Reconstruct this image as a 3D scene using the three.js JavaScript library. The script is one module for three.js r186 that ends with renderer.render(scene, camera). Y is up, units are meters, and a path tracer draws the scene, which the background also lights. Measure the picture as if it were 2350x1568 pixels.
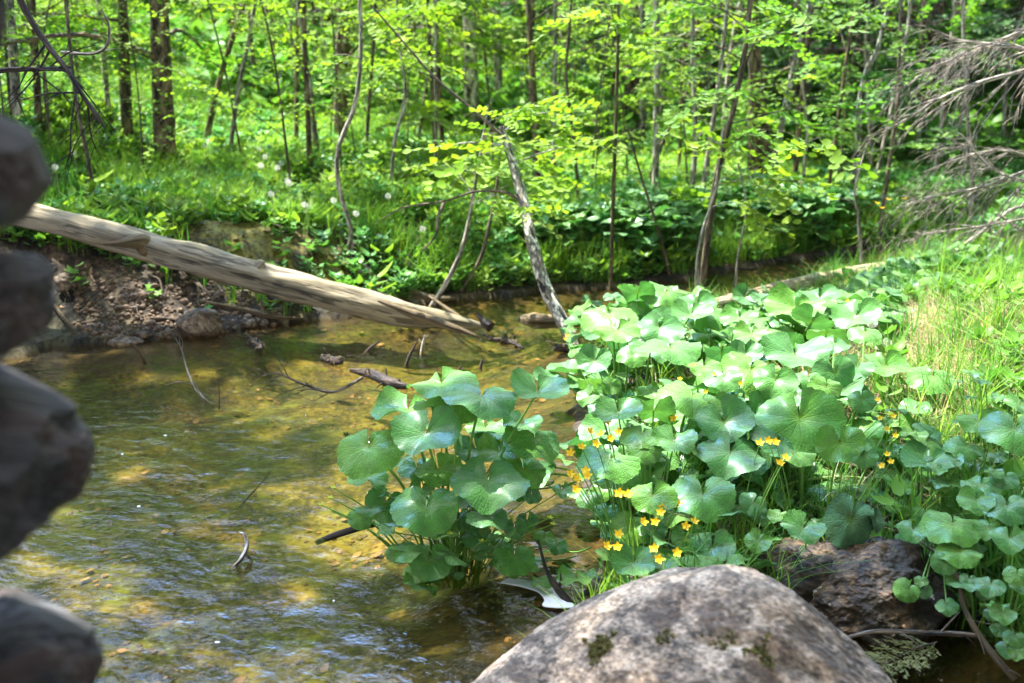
import * as THREE from 'three';
import { Sky } from 'three/addons/objects/Sky.js';
import { ImprovedNoise } from 'three/addons/math/ImprovedNoise.js';
import { mergeGeometries, mergeVertices } from 'three/addons/utils/BufferGeometryUtils.js';

// ---------------------------------------------------------------- camera, sky, sun, exposure
const scene = new THREE.Scene();
const EYE = 1.25, F = 2284, CX = 1175, CY = 784, PITCH = Math.atan(596 / F);   // photo coordinates below run 0..2350 by 0..1568
const camera = new THREE.PerspectiveCamera(2 * Math.atan(CY / F) * 180 / Math.PI, 1024 / 683, 0.05, 500);
camera.position.set(0, EYE, 0); camera.rotation.x = -PITCH; camera.updateMatrixWorld();
camera.focus = 2.9; camera.userData.fStop = 3.2;
const SUN = new THREE.Vector3(-0.34, 1.0, -0.52).normalize();
const sky = new Sky(); sky.scale.setScalar(400); sky.name = 'sky'; sky.userData.kind = 'structure';
{ const u = sky.material.uniforms; u.turbidity.value = 10; u.rayleigh.value = 0.35; u.mieCoefficient.value = 0.004; u.mieDirectionalG.value = 0.8; u.sunPosition.value.copy(SUN);
  if (u.cloudCoverage) { u.cloudCoverage.value = 0.6; u.cloudDensity.value = 0.5; } }
scene.add(sky); scene.environmentIntensity = 0.3;
const sun = new THREE.DirectionalLight(new THREE.Color().setRGB(1, 0.95, 0.86), 5);
sun.position.copy(SUN).multiplyScalar(40); sun.target.position.set(0, 0, -6); sun.name = 'sun'; sun.castShadow = true; sun.shadow.mapSize.set(4096, 4096);
{ const c = sun.shadow.camera; c.left = c.bottom = -20; c.right = c.top = 20; c.near = 1; c.far = 90; }
scene.add(sun, sun.target);
const EXPOSURE = 4.4;

// ---------------------------------------------------------------- helpers
function rng(seed) { let a = seed >>> 0; return () => { a = (a + 0x6D2B79F5) | 0; let t = Math.imul(a ^ (a >>> 15), 1 | a); t = (t + Math.imul(t ^ (t >>> 7), 61 | t)) ^ t; return ((t ^ (t >>> 14)) >>> 0) / 4294967296; }; }
const R0 = rng(7);
const rr = (a, b, r = R0) => a + (b - a) * r();
const V = (x, y, z) => new THREE.Vector3(x, y, z);
const noise = new ImprovedNoise();
const N = (x, y, z = 0) => noise.noise(x + 31.7, y + 12.3, z + 5.1);
const fbm = (x, y, z = 0, o = 4) => { let s = 0, a = 1, f = 1; for (let i = 0; i < o; i++) { s += a * N(x * f, y * f, z * f + i * 7.3); a *= 0.5; f *= 2.03; } return s; };
const clamp = (x, a = 0, b = 1) => Math.min(b, Math.max(a, x));
const sm = (a, b, x) => { const t = clamp((x - a) / (b - a)); return t * t * (3 - 2 * t); };
const lerp = (a, b, t) => a + (b - a) * t;
const rgb = (r, g, b) => new THREE.Color().setRGB(r, g, b);
const used = {};
function numbered(n) { used[n] = (used[n] ?? -1) + 1; return used[n] ? n + '_' + String(used[n]).padStart(3, '0') : n; }
function tag(o, label, category, group, kind) { if (label) o.userData.label = label; if (category) o.userData.category = category; if (group) o.userData.group = group; if (kind) o.userData.kind = kind; return o; }
function thing(name, label, category, pos, group) { const o = new THREE.Group(); o.name = numbered(name); o.position.copy(pos); scene.add(o); return tag(o, label, category, group); }
function mesh(name, g, m, parent, pos) { const o = new THREE.Mesh(g, m); o.name = parent ? name : numbered(name); o.castShadow = o.receiveShadow = true; if (pos) o.position.copy(pos); (parent || scene).add(o); return o; }
function geo(pos, idx, uv, col) { const g = new THREE.BufferGeometry(); g.setAttribute('position', new THREE.Float32BufferAttribute(pos, 3)); if (uv) g.setAttribute('uv', new THREE.Float32BufferAttribute(uv, 2)); if (col) g.setAttribute('color', new THREE.Float32BufferAttribute(col, 3)); g.setIndex(idx); g.computeVertexNormals(); return g; }

// from a photo coordinate to the world: a direction only; distance from a level, the terrain or a depth
const sP = Math.sin(PITCH), cP = Math.cos(PITCH);
function ray(u, v) { const a = (u - CX) / F, b = (CY - v) / F; return V(a, -sP + b * cP, -cP - b * sP); }
function P(u, v, d) { const r = ray(u, v); return r.multiplyScalar(d / -r.z).add(V(0, EYE, 0)); }
function G(u, v, Y = 0) { const r = ray(u, v); return r.multiplyScalar((Y - EYE) / r.y).add(V(0, EYE, 0)); }
function hit(u, v, off = 0) { const r = ray(u, v); let t0 = 0.8; for (let t = 1.2; t < 70; t += t < 12 ? 0.12 : 0.5) { const y = EYE + r.y * t; if (y < height(r.x * t, r.z * t) + off) { let a = t0, b = t; for (let i = 0; i < 12; i++) { const m = (a + b) / 2; if (EYE + r.y * m < height(r.x * m, r.z * m) + off) b = m; else a = m; } return r.clone().multiplyScalar(b).add(V(0, EYE, 0)); } t0 = t; } return r.multiplyScalar(30).add(V(0, EYE, 0)); }

// ---------------------------------------------------------------- terrain
const px = (a, Y = 0) => a.map(([u, v]) => { const p = G(u, v, Y); return [p.x, p.z]; });
const LEFT = [[-4.6, 4], [-4.2, -1.5], ...px([[-900, 1050], [-300, 870], [130, 800], [400, 778], [560, 752], [720, 735], [900, 712], [1020, 690], [1200, 673], [1400, 662], [1560, 642], [1700, 618], [1850, 594], [1990, 574], [2150, 562], [2400, 550], [2900, 542]])];
const RIGHT = [...px([[2900, 585], [2400, 588], [2060, 592], [1990, 630], [1800, 672], [1640, 706], [1500, 738], [1390, 765], [1338, 820], [1342, 900], [1330, 1000], [1348, 1100], [1375, 1200], [1398, 1290], [1340, 1400], [1200, 1500], [1080, 1620]]), [0.0, -1.0], [0.25, 1.5], [0.25, 4]];
const WATER = [...LEFT, ...RIGHT];
function dpoly(p, x, z) { let m = 1e9; for (let i = 0; i + 1 < p.length; i++) { const [ax, az] = p[i], [bx, bz] = p[i + 1], dx = bx - ax, dz = bz - az; const t = clamp(((x - ax) * dx + (z - az) * dz) / (dx * dx + dz * dz)); const ex = x - ax - t * dx, ez = z - az - t * dz, d = ex * ex + ez * ez; if (d < m) m = d; } return Math.sqrt(m); }
function inWater(x, z) { let c = false; for (let i = 0, j = WATER.length - 1; i < WATER.length; j = i++) { const [xi, zi] = WATER[i], [xj, zj] = WATER[j]; if ((zi > z) !== (zj > z) && x < (xj - xi) * (z - zi) / (zj - zi) + xi) c = !c; } return c; }
const MOUND = G(2290, 800, 0.3), POOL = G(2085, 1530, 0), MOSSY = [-1.55, -5.62];
function zone(x, z) { const wx = x + 0.07 * fbm(x * 2.1, z * 2.1, 3), wz = z + 0.07 * fbm(x * 2.1, z * 2.1, 9); const dl = dpoly(LEFT, wx, wz), dr = dpoly(RIGHT, wx, wz); return inWater(wx, wz) ? { w: 1, s: Math.min(dl, dr) } : dl < dr ? { w: 0, s: dl } : { w: 2, s: dr }; }
function height(x, z, q = zone(x, z)) {
  const s = q.s;
  if (q.w === 1) return -(0.015 + 0.17 * sm(0, 0.75, s)) + 0.018 * fbm(x * 3, z * 3, 1) ;
  if (q.w === 0) {
    const k = lerp(1, 0.5, sm(-1.2, 0.6, x)) + 1.1 * sm(-2.3, -3.8, x), r = Math.max(0, s - 0.6), kr = lerp(1, 0.62, sm(0.2, 3, x) * sm(14, 7, s));
    return 0.02 + k * 0.4 * sm(-0.05, 0.85, s) + kr * (0.052 * r + 0.0022 * r * r) + (0.05 * fbm(x * 1.3, z * 1.3, 2) + 0.02 * fbm(x * 5, z * 5, 4)) * sm(0, 0.8, s)
      + 0.08 * Math.exp(-(((x - MOSSY[0]) / 0.45) ** 2 + ((z - MOSSY[1]) / 0.28) ** 2));
  }
  let h = 0.01 + 0.10 * sm(0, 0.35, s) + 0.05 * sm(0.3, 1.5, s) + (0.03 * fbm(x * 2, z * 2, 6) + 0.012 * fbm(x * 8, z * 8, 4)) * sm(0, 0.4, s);
  h += 0.22 * Math.exp(-(((x - MOUND.x - 0.45) / 0.75) ** 2 + ((z - MOUND.z) / 0.9) ** 2)) * sm(0.2, 0.9, s) + 0.05 * Math.max(0, s - 2);
  return h - 0.34 * Math.exp(-(((x - POOL.x) / 0.3) ** 2 + ((z - POOL.z) / 0.34) ** 2));
}
// seeded noise textures (colour and relief only)
function dataTex(n, m, f, srgb) { const d = new Uint8Array(n * m * 4); for (let j = 0; j < m; j++) for (let i = 0; i < n; i++) { const c = f(i / n, j / m), k = (j * n + i) * 4; for (let q = 0; q < 3; q++) d[k + q] = clamp(c[q] ?? c[0]) * 255; d[k + 3] = 255; } const t = new THREE.DataTexture(d, n, m); t.wrapS = t.wrapT = THREE.RepeatWrapping; t.magFilter = THREE.LinearFilter; t.minFilter = THREE.LinearMipmapLinearFilter; t.generateMipmaps = true; if (srgb) t.colorSpace = THREE.SRGBColorSpace; t.needsUpdate = true; return t; }
const H2 = (x, y, s) => { let h = Math.imul(x, 374761393) ^ Math.imul(y, 668265263) ^ Math.imul(s, 1274126177); h = Math.imul(h ^ (h >>> 13), 1103515245); h ^= h >>> 16; return (h >>> 0) / 2147483648 - 1; };
function tileN(u, v, p, z, o = 4) { let s = 0, a = 0.85; for (let k = 0; k < o; k++) { const f = p << k, x = u * f + 0.37 * k, y = v * f + 0.61 * k, ix = Math.floor(x), iy = Math.floor(y), tx = x - ix, ty = y - iy, fx = tx * tx * (3 - 2 * tx), fy = ty * ty * (3 - 2 * ty), w = (q, m) => ((q % m) + m) % m, x0 = w(ix, f), x1 = w(ix + 1, f), y0 = w(iy, f), y1 = w(iy + 1, f), sd = z * 131 + k * 17; s += a * lerp(lerp(H2(x0, y0, sd), H2(x1, y0, sd), fx), lerp(H2(x0, y1, sd), H2(x1, y1, sd), fx), fy); a *= 0.55; } return s; }
const soilTex = dataTex(512, 512, (u, v) => { const a = 0.72 + 0.35 * tileN(u, v, 6, 1, 6) + 0.35 * tileN(u, v, 60, 2, 2); return [a, a * 0.97, a * 0.92]; }, true);
const soilBump = dataTex(512, 512, (u, v) => [0.5 + 0.5 * tileN(u, v, 14, 1, 6)]);
const matGround = new THREE.MeshStandardMaterial({ vertexColors: true, map: soilTex, bumpMap: soilBump, bumpScale: 0.012, roughness: 0.95 });
function axis(stops) { const a = []; for (let i = 0; i + 1 < stops.length; i++) { const [p, s0] = stops[i], [q, s1] = stops[i + 1]; let x = p; while (x < q - 1e-6) { a.push(x); x += lerp(s0, s1, (x - p) / (q - p)); } } a.push(stops[stops.length - 1][0]); return a; }
{
  const xs = axis([[-60, 4], [-12, 0.7], [-4, 0.1], [-3, 0.035], [3, 0.035], [4.5, 0.1], [12, 0.6], [60, 4]]), zs = axis([[-70, 3], [-22, 0.5], [-9, 0.1], [-6.6, 0.04], [-1.3, 0.03], [0, 0.2], [6, 1.2]]);
  const pos = [], uv = [], col = [], idx = [], nx = xs.length, c = new THREE.Color();
  const soil = rgb(0.062, 0.046, 0.03), litter = rgb(0.17, 0.12, 0.075), moss = rgb(0.17, 0.155, 0.02), sand = rgb(0.19, 0.13, 0.045), gold = rgb(0.092, 0.092, 0.010), algae = rgb(0.055, 0.078, 0.007), weed = rgb(0.02, 0.034, 0.006), mud = rgb(0.035, 0.022, 0.012), straw = rgb(0.40, 0.30, 0.17), humus = rgb(0.05, 0.06, 0.02);
  for (const z of zs) for (const x of xs) {
    const q = zone(x, z); pos.push(x, height(x, z, q), z); uv.push(x / 0.9, z / 0.9);
    if (q.w === 1 || height(x, z, q) < -0.01) {
      const fx = x * 0.83 + z * 0.55, fz = -x * 0.55 + z * 0.83;      // across and along the current
      const a = fbm(fx * 1.1, fz * 2.6, 1, 3), b = fbm(fx * 2.2, fz * 5.5, 8, 4), e = fbm(x * 9, z * 14, 3, 3);
      c.copy(gold).lerp(sand, 0.9 * sm(0.1, 0.5, a)).lerp(algae, sm(0.0, 0.35, b + 0.3 * e)).lerp(weed, 0.9 * sm(0.22, 0.42, fbm(fx * 1.9 + 5, fz * 3.9, 4, 4))).lerp(mud, 0.85 * sm(0.45, 0.0, q.s) * (q.w === 1 ? 1 : 0) + (q.w === 2 ? 0.8 : 0)).multiplyScalar(1 + 0.5 * e);
    } else {
      const a = fbm(x * 1.7, z * 1.7, 2), b = fbm(x * 5, z * 5, 7);
      c.copy(soil).lerp(litter, sm(-0.05, 0.4, a + 0.5 * b) * 0.8).lerp(humus, sm(0, 0.5, fbm(x * 0.8, z * 0.8, 12)) * 0.6);
      if (q.w === 2) c.lerp(straw, 0.8 * sm(0.25, 0.6, Math.exp(-(((x - MOUND.x - 0.2) / 0.7) ** 2 + ((z - MOUND.z) / 1.0) ** 2)) + 0.3 * b));
      if (-z > 10) c.lerp(moss, 0.55 * sm(-0.2, 0.3, fbm(x * 0.6, z * 0.6, 40)));
      if (q.w === 0) c.lerp(moss, Math.exp(-(((x - MOSSY[0]) / 0.5) ** 2 + ((z - MOSSY[1]) / 0.3) ** 2)) > 0.3 - 0.25 * b ? 0.85 : 0);
    }
    col.push(c.r, c.g, c.b);
  }
  for (let j = 0; j + 1 < zs.length; j++) for (let i = 0; i + 1 < nx; i++) { const a = j * nx + i; idx.push(a, a + nx, a + 1, a + 1, a + nx, a + nx + 1); }
  const o = mesh('ground', geo(pos, idx, uv, col), matGround); o.userData.kind = 'structure';
}
// ---------------------------------------------------------------- water: a rippled sheet wherever the bed lies below it
const DRIP = [];   // things that break the surface: x, z, strength
for (const [u, v, k] of [[1080, 775, 1], [900, 760, 0.7], [575, 1240, 1], [560, 1300, 0.8], [870, 880, 1], [760, 830, 0.6], [1185, 800, 0.7], [1290, 810, 0.8], [330, 830, 0.6], [580, 800, 0.6], [690, 925, 0.5], [960, 800, 0.5], [760, 1235, 0.7], [1150, 790, 0.6], [1400, 1370, 0.6], [1330, 790, 0.6]]) { const p = G(u, v); DRIP.push([p.x, p.z, k]); }
function wave(x, z) {
  const fx = x * 0.83 + z * 0.55, fz = -x * 0.55 + z * 0.83;
  const rough = 0.45 + 0.9 * sm(-0.25, 0.35, N(x * 0.9, z * 0.9, 20));
  let h = 0.0042 * rough * fbm(fx * 5.2, fz * 10, 2, 3) + 0.0016 * rough * fbm(x * 20, z * 30, 5, 2);
  for (const [dx, dz, k] of DRIP) { const ex = x - dx, ez = z - dz, d = Math.hypot(ex, ez); if (d < 0.6) h += 0.0011 * k * Math.sin(d * 150) * Math.exp(-d * 6) * sm(-0.4, 0.5, (ex * 0.6 - ez * 0.8) / (d + 0.01)); }
  return h;
}
const rippleTex = dataTex(512, 512, (u, v) => [0.5 + 0.42 * tileN(u, v, 9, 4, 4)]);
{
  const xs = axis([[-5, 0.06], [-2.4, 0.022], [1.4, 0.022], [2.6, 0.04], [9, 0.12]]), zs = axis([[-9.5, 0.05], [-6.5, 0.03], [-1.4, 0.02], [0, 0.06], [3.5, 0.2]]);
  const pos = [], uv = [], idx = [], id = new Map(), nx = xs.length;
  const wet = new Uint8Array(nx * zs.length); zs.forEach((z, j) => xs.forEach((x, i) => { wet[j * nx + i] = height(x, z) < 0.03 ? 1 : 0; }));
  const vert = (i, j) => { const k = j * nx + i; if (!id.has(k)) { id.set(k, pos.length / 3); const x = xs[i], z = zs[j]; pos.push(x, wave(x, z), z); uv.push((x * 0.9 + z * 0.44) / 0.5, (-x * 0.44 + z * 0.9) / 0.32); } return id.get(k); };
  for (let j = 0; j + 1 < zs.length; j++) for (let i = 0; i + 1 < nx; i++) { const k = j * nx + i; if (wet[k] || wet[k + 1] || wet[k + nx] || wet[k + nx + 1]) { const a = vert(i, j), b = vert(i + 1, j), c = vert(i, j + 1), d = vert(i + 1, j + 1); idx.push(a, c, b, b, c, d); } }
  const m = new THREE.MeshPhysicalMaterial({ color: rgb(0.90, 0.80, 0.54), roughness: 0.03, transmission: 1, thickness: 0, ior: 1.33, bumpMap: rippleTex, bumpScale: 0.0035 });
  const o = mesh('stream_water', geo(pos, idx, uv), m); o.userData.kind = 'structure';
}
// ---------------------------------------------------------------- materials
const barkTex = dataTex(256, 512, (u, v) => { const a = 0.62 + 0.4 * tileN(u, v, 5, 3, 5) + 0.3 * tileN(u * 1, v, 24, 8, 2); return [a, a * 0.98, a * 0.95]; }, true);
const barkBump = dataTex(256, 256, (u, v) => [0.5 + 0.45 * tileN(u, v, 10, 6, 5)]);
const lichenTex = dataTex(256, 512, (u, v) => { const p = sm(0.02, 0.16, tileN(u, v, 7, 3, 5)), d = sm(0.38, 0.55, tileN(u, v, 4, 17, 4)), s = 0.75 + 0.35 * tileN(u, v, 30, 9, 3); return [lerp(lerp(0.55, 0.95, p), 0.14, d) * s, lerp(lerp(0.53, 0.94, p), 0.13, d) * s, lerp(lerp(0.47, 0.88, p), 0.11, d) * s]; }, true);
function bark(r, g, b, map = barkTex, bs = 0.006) { return new THREE.MeshStandardMaterial({ color: rgb(r, g, b), map, bumpMap: barkBump, bumpScale: bs, roughness: 0.9 }); }
const M = {
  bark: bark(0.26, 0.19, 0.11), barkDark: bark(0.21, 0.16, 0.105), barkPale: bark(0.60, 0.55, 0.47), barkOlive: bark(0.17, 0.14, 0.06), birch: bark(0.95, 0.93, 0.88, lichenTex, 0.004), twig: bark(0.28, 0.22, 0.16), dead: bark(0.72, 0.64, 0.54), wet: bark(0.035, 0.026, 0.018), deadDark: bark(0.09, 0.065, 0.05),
};
function leafMat(r, g, b, { through = 0.45, coat = 0.25, coatR = 0.35, spec = 0.4, extra = {} } = {}) { return new THREE.MeshPhysicalMaterial({ color: rgb(r, g, b), roughness: 1, transmission: through, thickness: 0, clearcoat: coat, clearcoatRoughness: coatR, specularIntensity: spec, side: THREE.DoubleSide, ...extra }); }
// a tapered tube through points with a radius at each
function tube(pts, rad, seg = 8, steps, wob = 0, sd = 0) {
  const cv = new THREE.CatmullRomCurve3(pts, false, 'centripetal'), n = steps || Math.max(3, pts.length * 4), pos = [], uv = [], idx = [];
  let nrm = null, len = 0, last = null;
  const rAt = t => { const k = t * (rad.length - 1), i = Math.min(rad.length - 2, Math.floor(k)); return lerp(rad[i], rad[i + 1], k - i); };
  for (let i = 0; i <= n; i++) {
    const t = i / n, p = cv.getPoint(t), tg = cv.getTangent(t);
    if (!nrm) { nrm = Math.abs(tg.y) > 0.8 ? V(1, 0, 0) : V(0, 1, 0); }
    nrm.addScaledVector(tg, -nrm.dot(tg)).normalize(); const bi = tg.clone().cross(nrm);
    if (last) len += p.distanceTo(last); last = p;
    for (let j = 0; j <= seg; j++) { const a = (j % seg) / seg * 2 * Math.PI, r = rAt(t) * (1 + (wob ? wob * fbm(Math.cos(a) * 1.3 + sd, Math.sin(a) * 1.3, len * 4, 3) : 0)); pos.push(p.x + r * (nrm.x * Math.cos(a) + bi.x * Math.sin(a)), p.y + r * (nrm.y * Math.cos(a) + bi.y * Math.sin(a)), p.z + r * (nrm.z * Math.cos(a) + bi.z * Math.sin(a))); uv.push(j / seg * Math.max(1, Math.round(rad[0] * 6.28 / 0.25)), len / 0.5); }
  }
  const w = seg + 1; for (let i = 0; i < n; i++) for (let j = 0; j < seg; j++) { const a = i * w + j; idx.push(a, a + 1, a + w, a + 1, a + w + 1, a + w); }
  const c0 = pos.length / 3, p0 = cv.getPoint(0), p1 = cv.getPoint(1); pos.push(p0.x, p0.y, p0.z, p1.x, p1.y, p1.z); uv.push(0, 0, 0, 0);
  for (let j = 0; j < seg; j++) { idx.push(c0, j + 1, j, c0 + 1, n * w + j, n * w + j + 1); }
  const g = geo(pos, idx, uv); g.userData = { curve: cv, rAt }; 
  const nr = g.attributes.normal; for (let i = 0; i <= n; i++) { const a = i * w, b = a + seg; const v = V(nr.getX(a) + nr.getX(b), nr.getY(a) + nr.getY(b), nr.getZ(a) + nr.getZ(b)).normalize(); nr.setXYZ(a, v.x, v.y, v.z); nr.setXYZ(b, v.x, v.y, v.z); }
  return g;
}
const rel = (pts, o) => pts.map(p => p.clone().sub(o));
const dirRand = (r = R0) => { const a = r() * 6.283, c = 2 * r() - 1, s = Math.sqrt(1 - c * c); return V(s * Math.cos(a), c, s * Math.sin(a)); };

// ---------------------------------------------------------------- leaf sprays for trees (a twig with leaves)
function oneLeaf(out, base, dir, nrm, len, wid, lobed) {
  const d = dir.clone().normalize(), s = d.clone().cross(nrm).normalize(), n = s.clone().cross(d);
  const pts = lobed ? [[0, 0, 0], [0.12, 0.5, 0.03], [0.22, 0.28, 0.02], [0.5, 0.62, -0.02], [0.6, 0.25, 0], [1, 0, -0.1], [0.6, -0.25, 0], [0.5, -0.62, -0.02], [0.22, -0.28, 0.02], [0.12, -0.5, 0.03], [0.45, 0, 0.08]]
    : [[0, 0, 0], [0.22, 0.42, 0.02], [0.55, 0.5, 0], [0.84, 0.24, -0.06], [1, 0, -0.13], [0.84, -0.24, -0.06], [0.55, -0.5, 0], [0.22, -0.42, 0.02], [0.45, 0, 0.09]];
  const k = out.pos.length / 3, m = pts.length - 1;
  for (const [a, b, c] of pts) { const p = base.clone().addScaledVector(d, a * len).addScaledVector(s, b * wid).addScaledVector(n, -c * len); out.pos.push(p.x, p.y, p.z); out.uv.push(a, b + 0.5); }
  for (let i = 0; i < m; i++) out.idx.push(k + m, k + (i + 1) % m, k + i);
}
function spray(seed, n, len, leaf, wid, lobed, droop = 0.25) {
  const r = rng(seed), o = { pos: [], uv: [], idx: [] };
  for (let i = 0; i < n; i++) {
    const t = 0.1 + 0.9 * i / (n - 1), side = i % 2 ? 1 : -1, y = -droop * t * t * len * 0.5;
    const base = V(t * len, y, rr(-0.03, 0.03, r) * len), dir = i === n - 1 ? V(1, -0.2, 0) : V(rr(0.3, 0.8, r), rr(-0.45, 0.15, r), side * rr(0.5, 1, r));
    oneLeaf(o, base, dir, V(rr(-0.4, 0.4, r), 1, rr(-0.4, 0.4, r)).normalize(), leaf * rr(0.65, 1.15, r), leaf * wid * rr(0.8, 1.1, r), lobed);
  }
  const k = o.pos.length / 3, w = len * 0.007; o.pos.push(0, 0, w, 0, w, 0, 0, 0, -w, len, -droop * 0.5 * len, 0); o.uv.push(0, 0, 0, 0, 0, 0, 0, 0); o.idx.push(k, k + 3, k + 1, k + 1, k + 3, k + 2);
  return geo(o.pos, o.idx, o.uv);
}
const SPRAY = { small: [21, 22, 23].map(s => spray(s, 9, 0.32, 0.042, 0.7)), alder: [1, 2, 3].map(s => spray(s, 11, 0.34, 0.062, 0.78)), hazel: [4, 5, 6].map(s => spray(s, 9, 0.34, 0.085, 0.8)), maple: [7, 8, 9].map(s => spray(s, 7, 0.34, 0.105, 0.95, true)), big: [10, 11].map(s => spray(s, 16, 0.8, 0.15, 0.8)), far: [12, 13].map(s => spray(s, 14, 0.6, 0.10, 0.8)) };
const LEAF = { fresh: leafMat(0.205, 0.355, 0.014, { through: 0.55, coat: 0.05 }), mid: leafMat(0.125, 0.28, 0.016, { through: 0.5, coat: 0.08 }), deep: leafMat(0.055, 0.15, 0.025, { through: 0.35 }) };  // deep also carries painted shade: it darkens the leaves of the thicket
const Q = new THREE.Quaternion(), UPV = V(0, 1, 0), MAT = new THREE.Matrix4();
// copies of a shape under a parent: list of {p, q, s, c}
function scatter(name, g, m, list, parent, kind = 'stuff') {
  const o = new THREE.InstancedMesh(g, m, list.length); o.name = parent ? name : numbered(name); o.castShadow = o.receiveShadow = true;
  list.forEach((e, i) => { o.setMatrixAt(i, MAT.compose(e.p, e.q, typeof e.s === 'number' ? V(e.s, e.s, e.s) : e.s)); if (e.c) o.setColorAt(i, e.c); });
  if (kind) o.userData.kind = kind; (parent || scene).add(o); return o;
}
const turn = (yaw, tilt = 0, roll = 0) => new THREE.Quaternion().setFromEuler(new THREE.Euler(roll, yaw, tilt, 'YXZ'));
const tint = (r, a = 0.75, b = 1.25) => { const k = rr(a, b, r), y = rr(-0.12, 0.14, r); return rgb(k * (1 + y), k, k * (1 - y)); };
// a woody plant: trunk along given points (world), branches, a crown of sprays
function tree(name, label, group, pts, rad, o = {}) {
  const r = rng(o.seed || Math.floor(Math.abs(pts[0].x * 977 + pts[0].z * 131) * 100) + 3), base = pts[0].clone(), root = thing(name, label, o.category || 'tree', base, group);
  const local = rel(pts, base); local[0].y -= 0.06;
  const g = tube(local, rad, o.seg || 7, o.steps, o.wob || 0.1, base.x * 3), trunk = mesh('trunk', g, o.bark || M.bark, root);
  const cv = g.userData.curve, len = cv.getLength(), list = [], t0 = o.from ?? 0.3, sprays = SPRAY[o.leaf || 'alder'];
  const nb = o.branches ?? Math.round(len * 3), lm = LEAF[o.tone || 'fresh'];
  const far = [];
  for (let i = 0; i < nb; i++) {
    const t = lerp(t0, 0.985, (i + r() * 0.8) / nb), p = cv.getPoint(t), yaw = r() * 6.283, L = (o.reach || 0.9) * rr(0.5, 1.15, r) * lerp(1.1, 0.55, t), up = o.up ?? 0.35;
    const d = V(Math.cos(yaw), up + rr(-0.25, 0.3, r), Math.sin(yaw)).normalize(), q1 = p.clone().addScaledVector(d, L * 0.5).add(V(0, rr(-0.03, 0.06, r) * L, 0)), q2 = p.clone().addScaledVector(d, L).add(V(rr(-0.1, 0.1, r) * L, -0.12 * L * (o.droop ?? 1), rr(-0.1, 0.1, r) * L));
    const br = Math.max(0.0025, g.userData.rAt(t) * rr(0.22, 0.42, r)), bg = tube([p, q1, q2], [br, br * 0.7, Math.max(0.0012, br * 0.3)], 5, 6);
    if (o.merge) far.push(bg); else mesh('branch', bg, o.branchBark || o.bark || M.bark, root);
    const ns = Math.round(L * (o.dense ?? 9));
    for (let k = 0; k < ns; k++) {
      const s = rr(0.25, 1, r), b = bg.userData.curve.getPoint(s), y = -Math.atan2(d.z, d.x) + rr(-1.2, 1.2, r);
      list.push({ p: b, q: turn(y, rr(-0.55, 0.35, r), rr(-0.6, 0.6, r)), s: (o.leafScale || 1) * rr(0.6, 1.1, r), c: tint(r) });
    }
  }
  if (far.length) mesh('branch', mergeGeometries(far), o.branchBark || o.bark || M.bark, root).userData.kind = 'stuff';
  if (list.length) sprays.forEach((sg, k) => { const l = list.filter((_, i) => i % sprays.length === k); if (l.length) scatter('crown', sg, lm, l, root); });
  return root;
}
const stem = (uv, d) => uv.map(([u, v, dd]) => P(u, v, d + (dd || 0)));
function rise(pts, L, lean = 0.6) { const a = pts[pts.length - 2], b = pts[pts.length - 1], d = b.clone().sub(a).normalize(); d.z *= 0.5; d.x *= lean; d.y = Math.max(d.y, 0.6); d.normalize(); return [...pts, b.clone().addScaledVector(d, L / 2), b.clone().addScaledVector(d, L)]; }
// trunk through photo points, foot on the terrain under the first point
function trunkAt(uv, wpx, opt) {
  const foot = opt.level !== undefined ? G(uv[0][0], uv[0][1], opt.level) : hit(uv[0][0], uv[0][1]), d = -foot.z;
  let pts = [foot, ...uv.slice(1).map(([u, v, dd]) => P(u, v, d + (dd || 0)))]; const L0 = pts.length; if (opt.rise) pts = rise(pts, opt.rise, opt.lean);
  const r0 = wpx / 2 / F * d * 1.03, rad = pts.map((_, i) => i < L0 ? r0 * lerp(opt.flare || 1.1, opt.tip ?? 0.85, i / Math.max(1, L0 - 1)) : r0 * (opt.tip ?? 0.85) * (i === L0 ? 0.7 : 0.3));
  return [pts, rad];
}
// -- mature trees standing on the far bank, as the photo shows them
const mature = [
  [[[380, 385], [372, 200], [364, 0]], 44, 'straight brown trunk standing alone in grass above the leaning log', M.bark, { rise: 4.5, seg: 16 }],
  [[[292, 330], [286, 160], [280, 0]], 24, 'slim grey brown trunk just behind the lone straight trunk', M.barkOlive, { rise: 4 }],
  [[[780, 335], [783, 180], [787, 20]], 29, 'dark trunk rising from the herbs behind the wavy pale sapling', M.bark, { rise: 4, seg: 12 }],
  [[[688, 240], [690, 130], [694, 0]], 24, 'slender brown trunk far back in the sunlit leaves', M.bark, { rise: 4 }],
  [[[1083, 325], [1080, 180], [1078, 0]], 31, 'pale barked trunk with a dark foot behind the birch tops', M.barkPale, { rise: 4, seg: 12 }],
  [[[1146, 300], [1143, 150], [1139, 0]], 19, 'birch trunk with black scars standing behind the broken birch', M.birch, { rise: 4 }],
  [[[40, 300], [32, 150], [22, 0]], 20, 'grey trunk seen above the dark stacked stones', M.barkPale, { rise: 4 }],
  [[[88, 300], [82, 140], [74, 0]], 15, 'thin brown trunk beside the grey trunk above the stacked stones', M.bark, { rise: 4 }],
  [[[1755, 445], [1745, 360], [1738, 230], [1730, 60]], 40, 'brown trunk with a wide foot among dead twigs', M.bark, { rise: 3, flare: 1.9, tip: 0.5 }],
];
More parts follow.
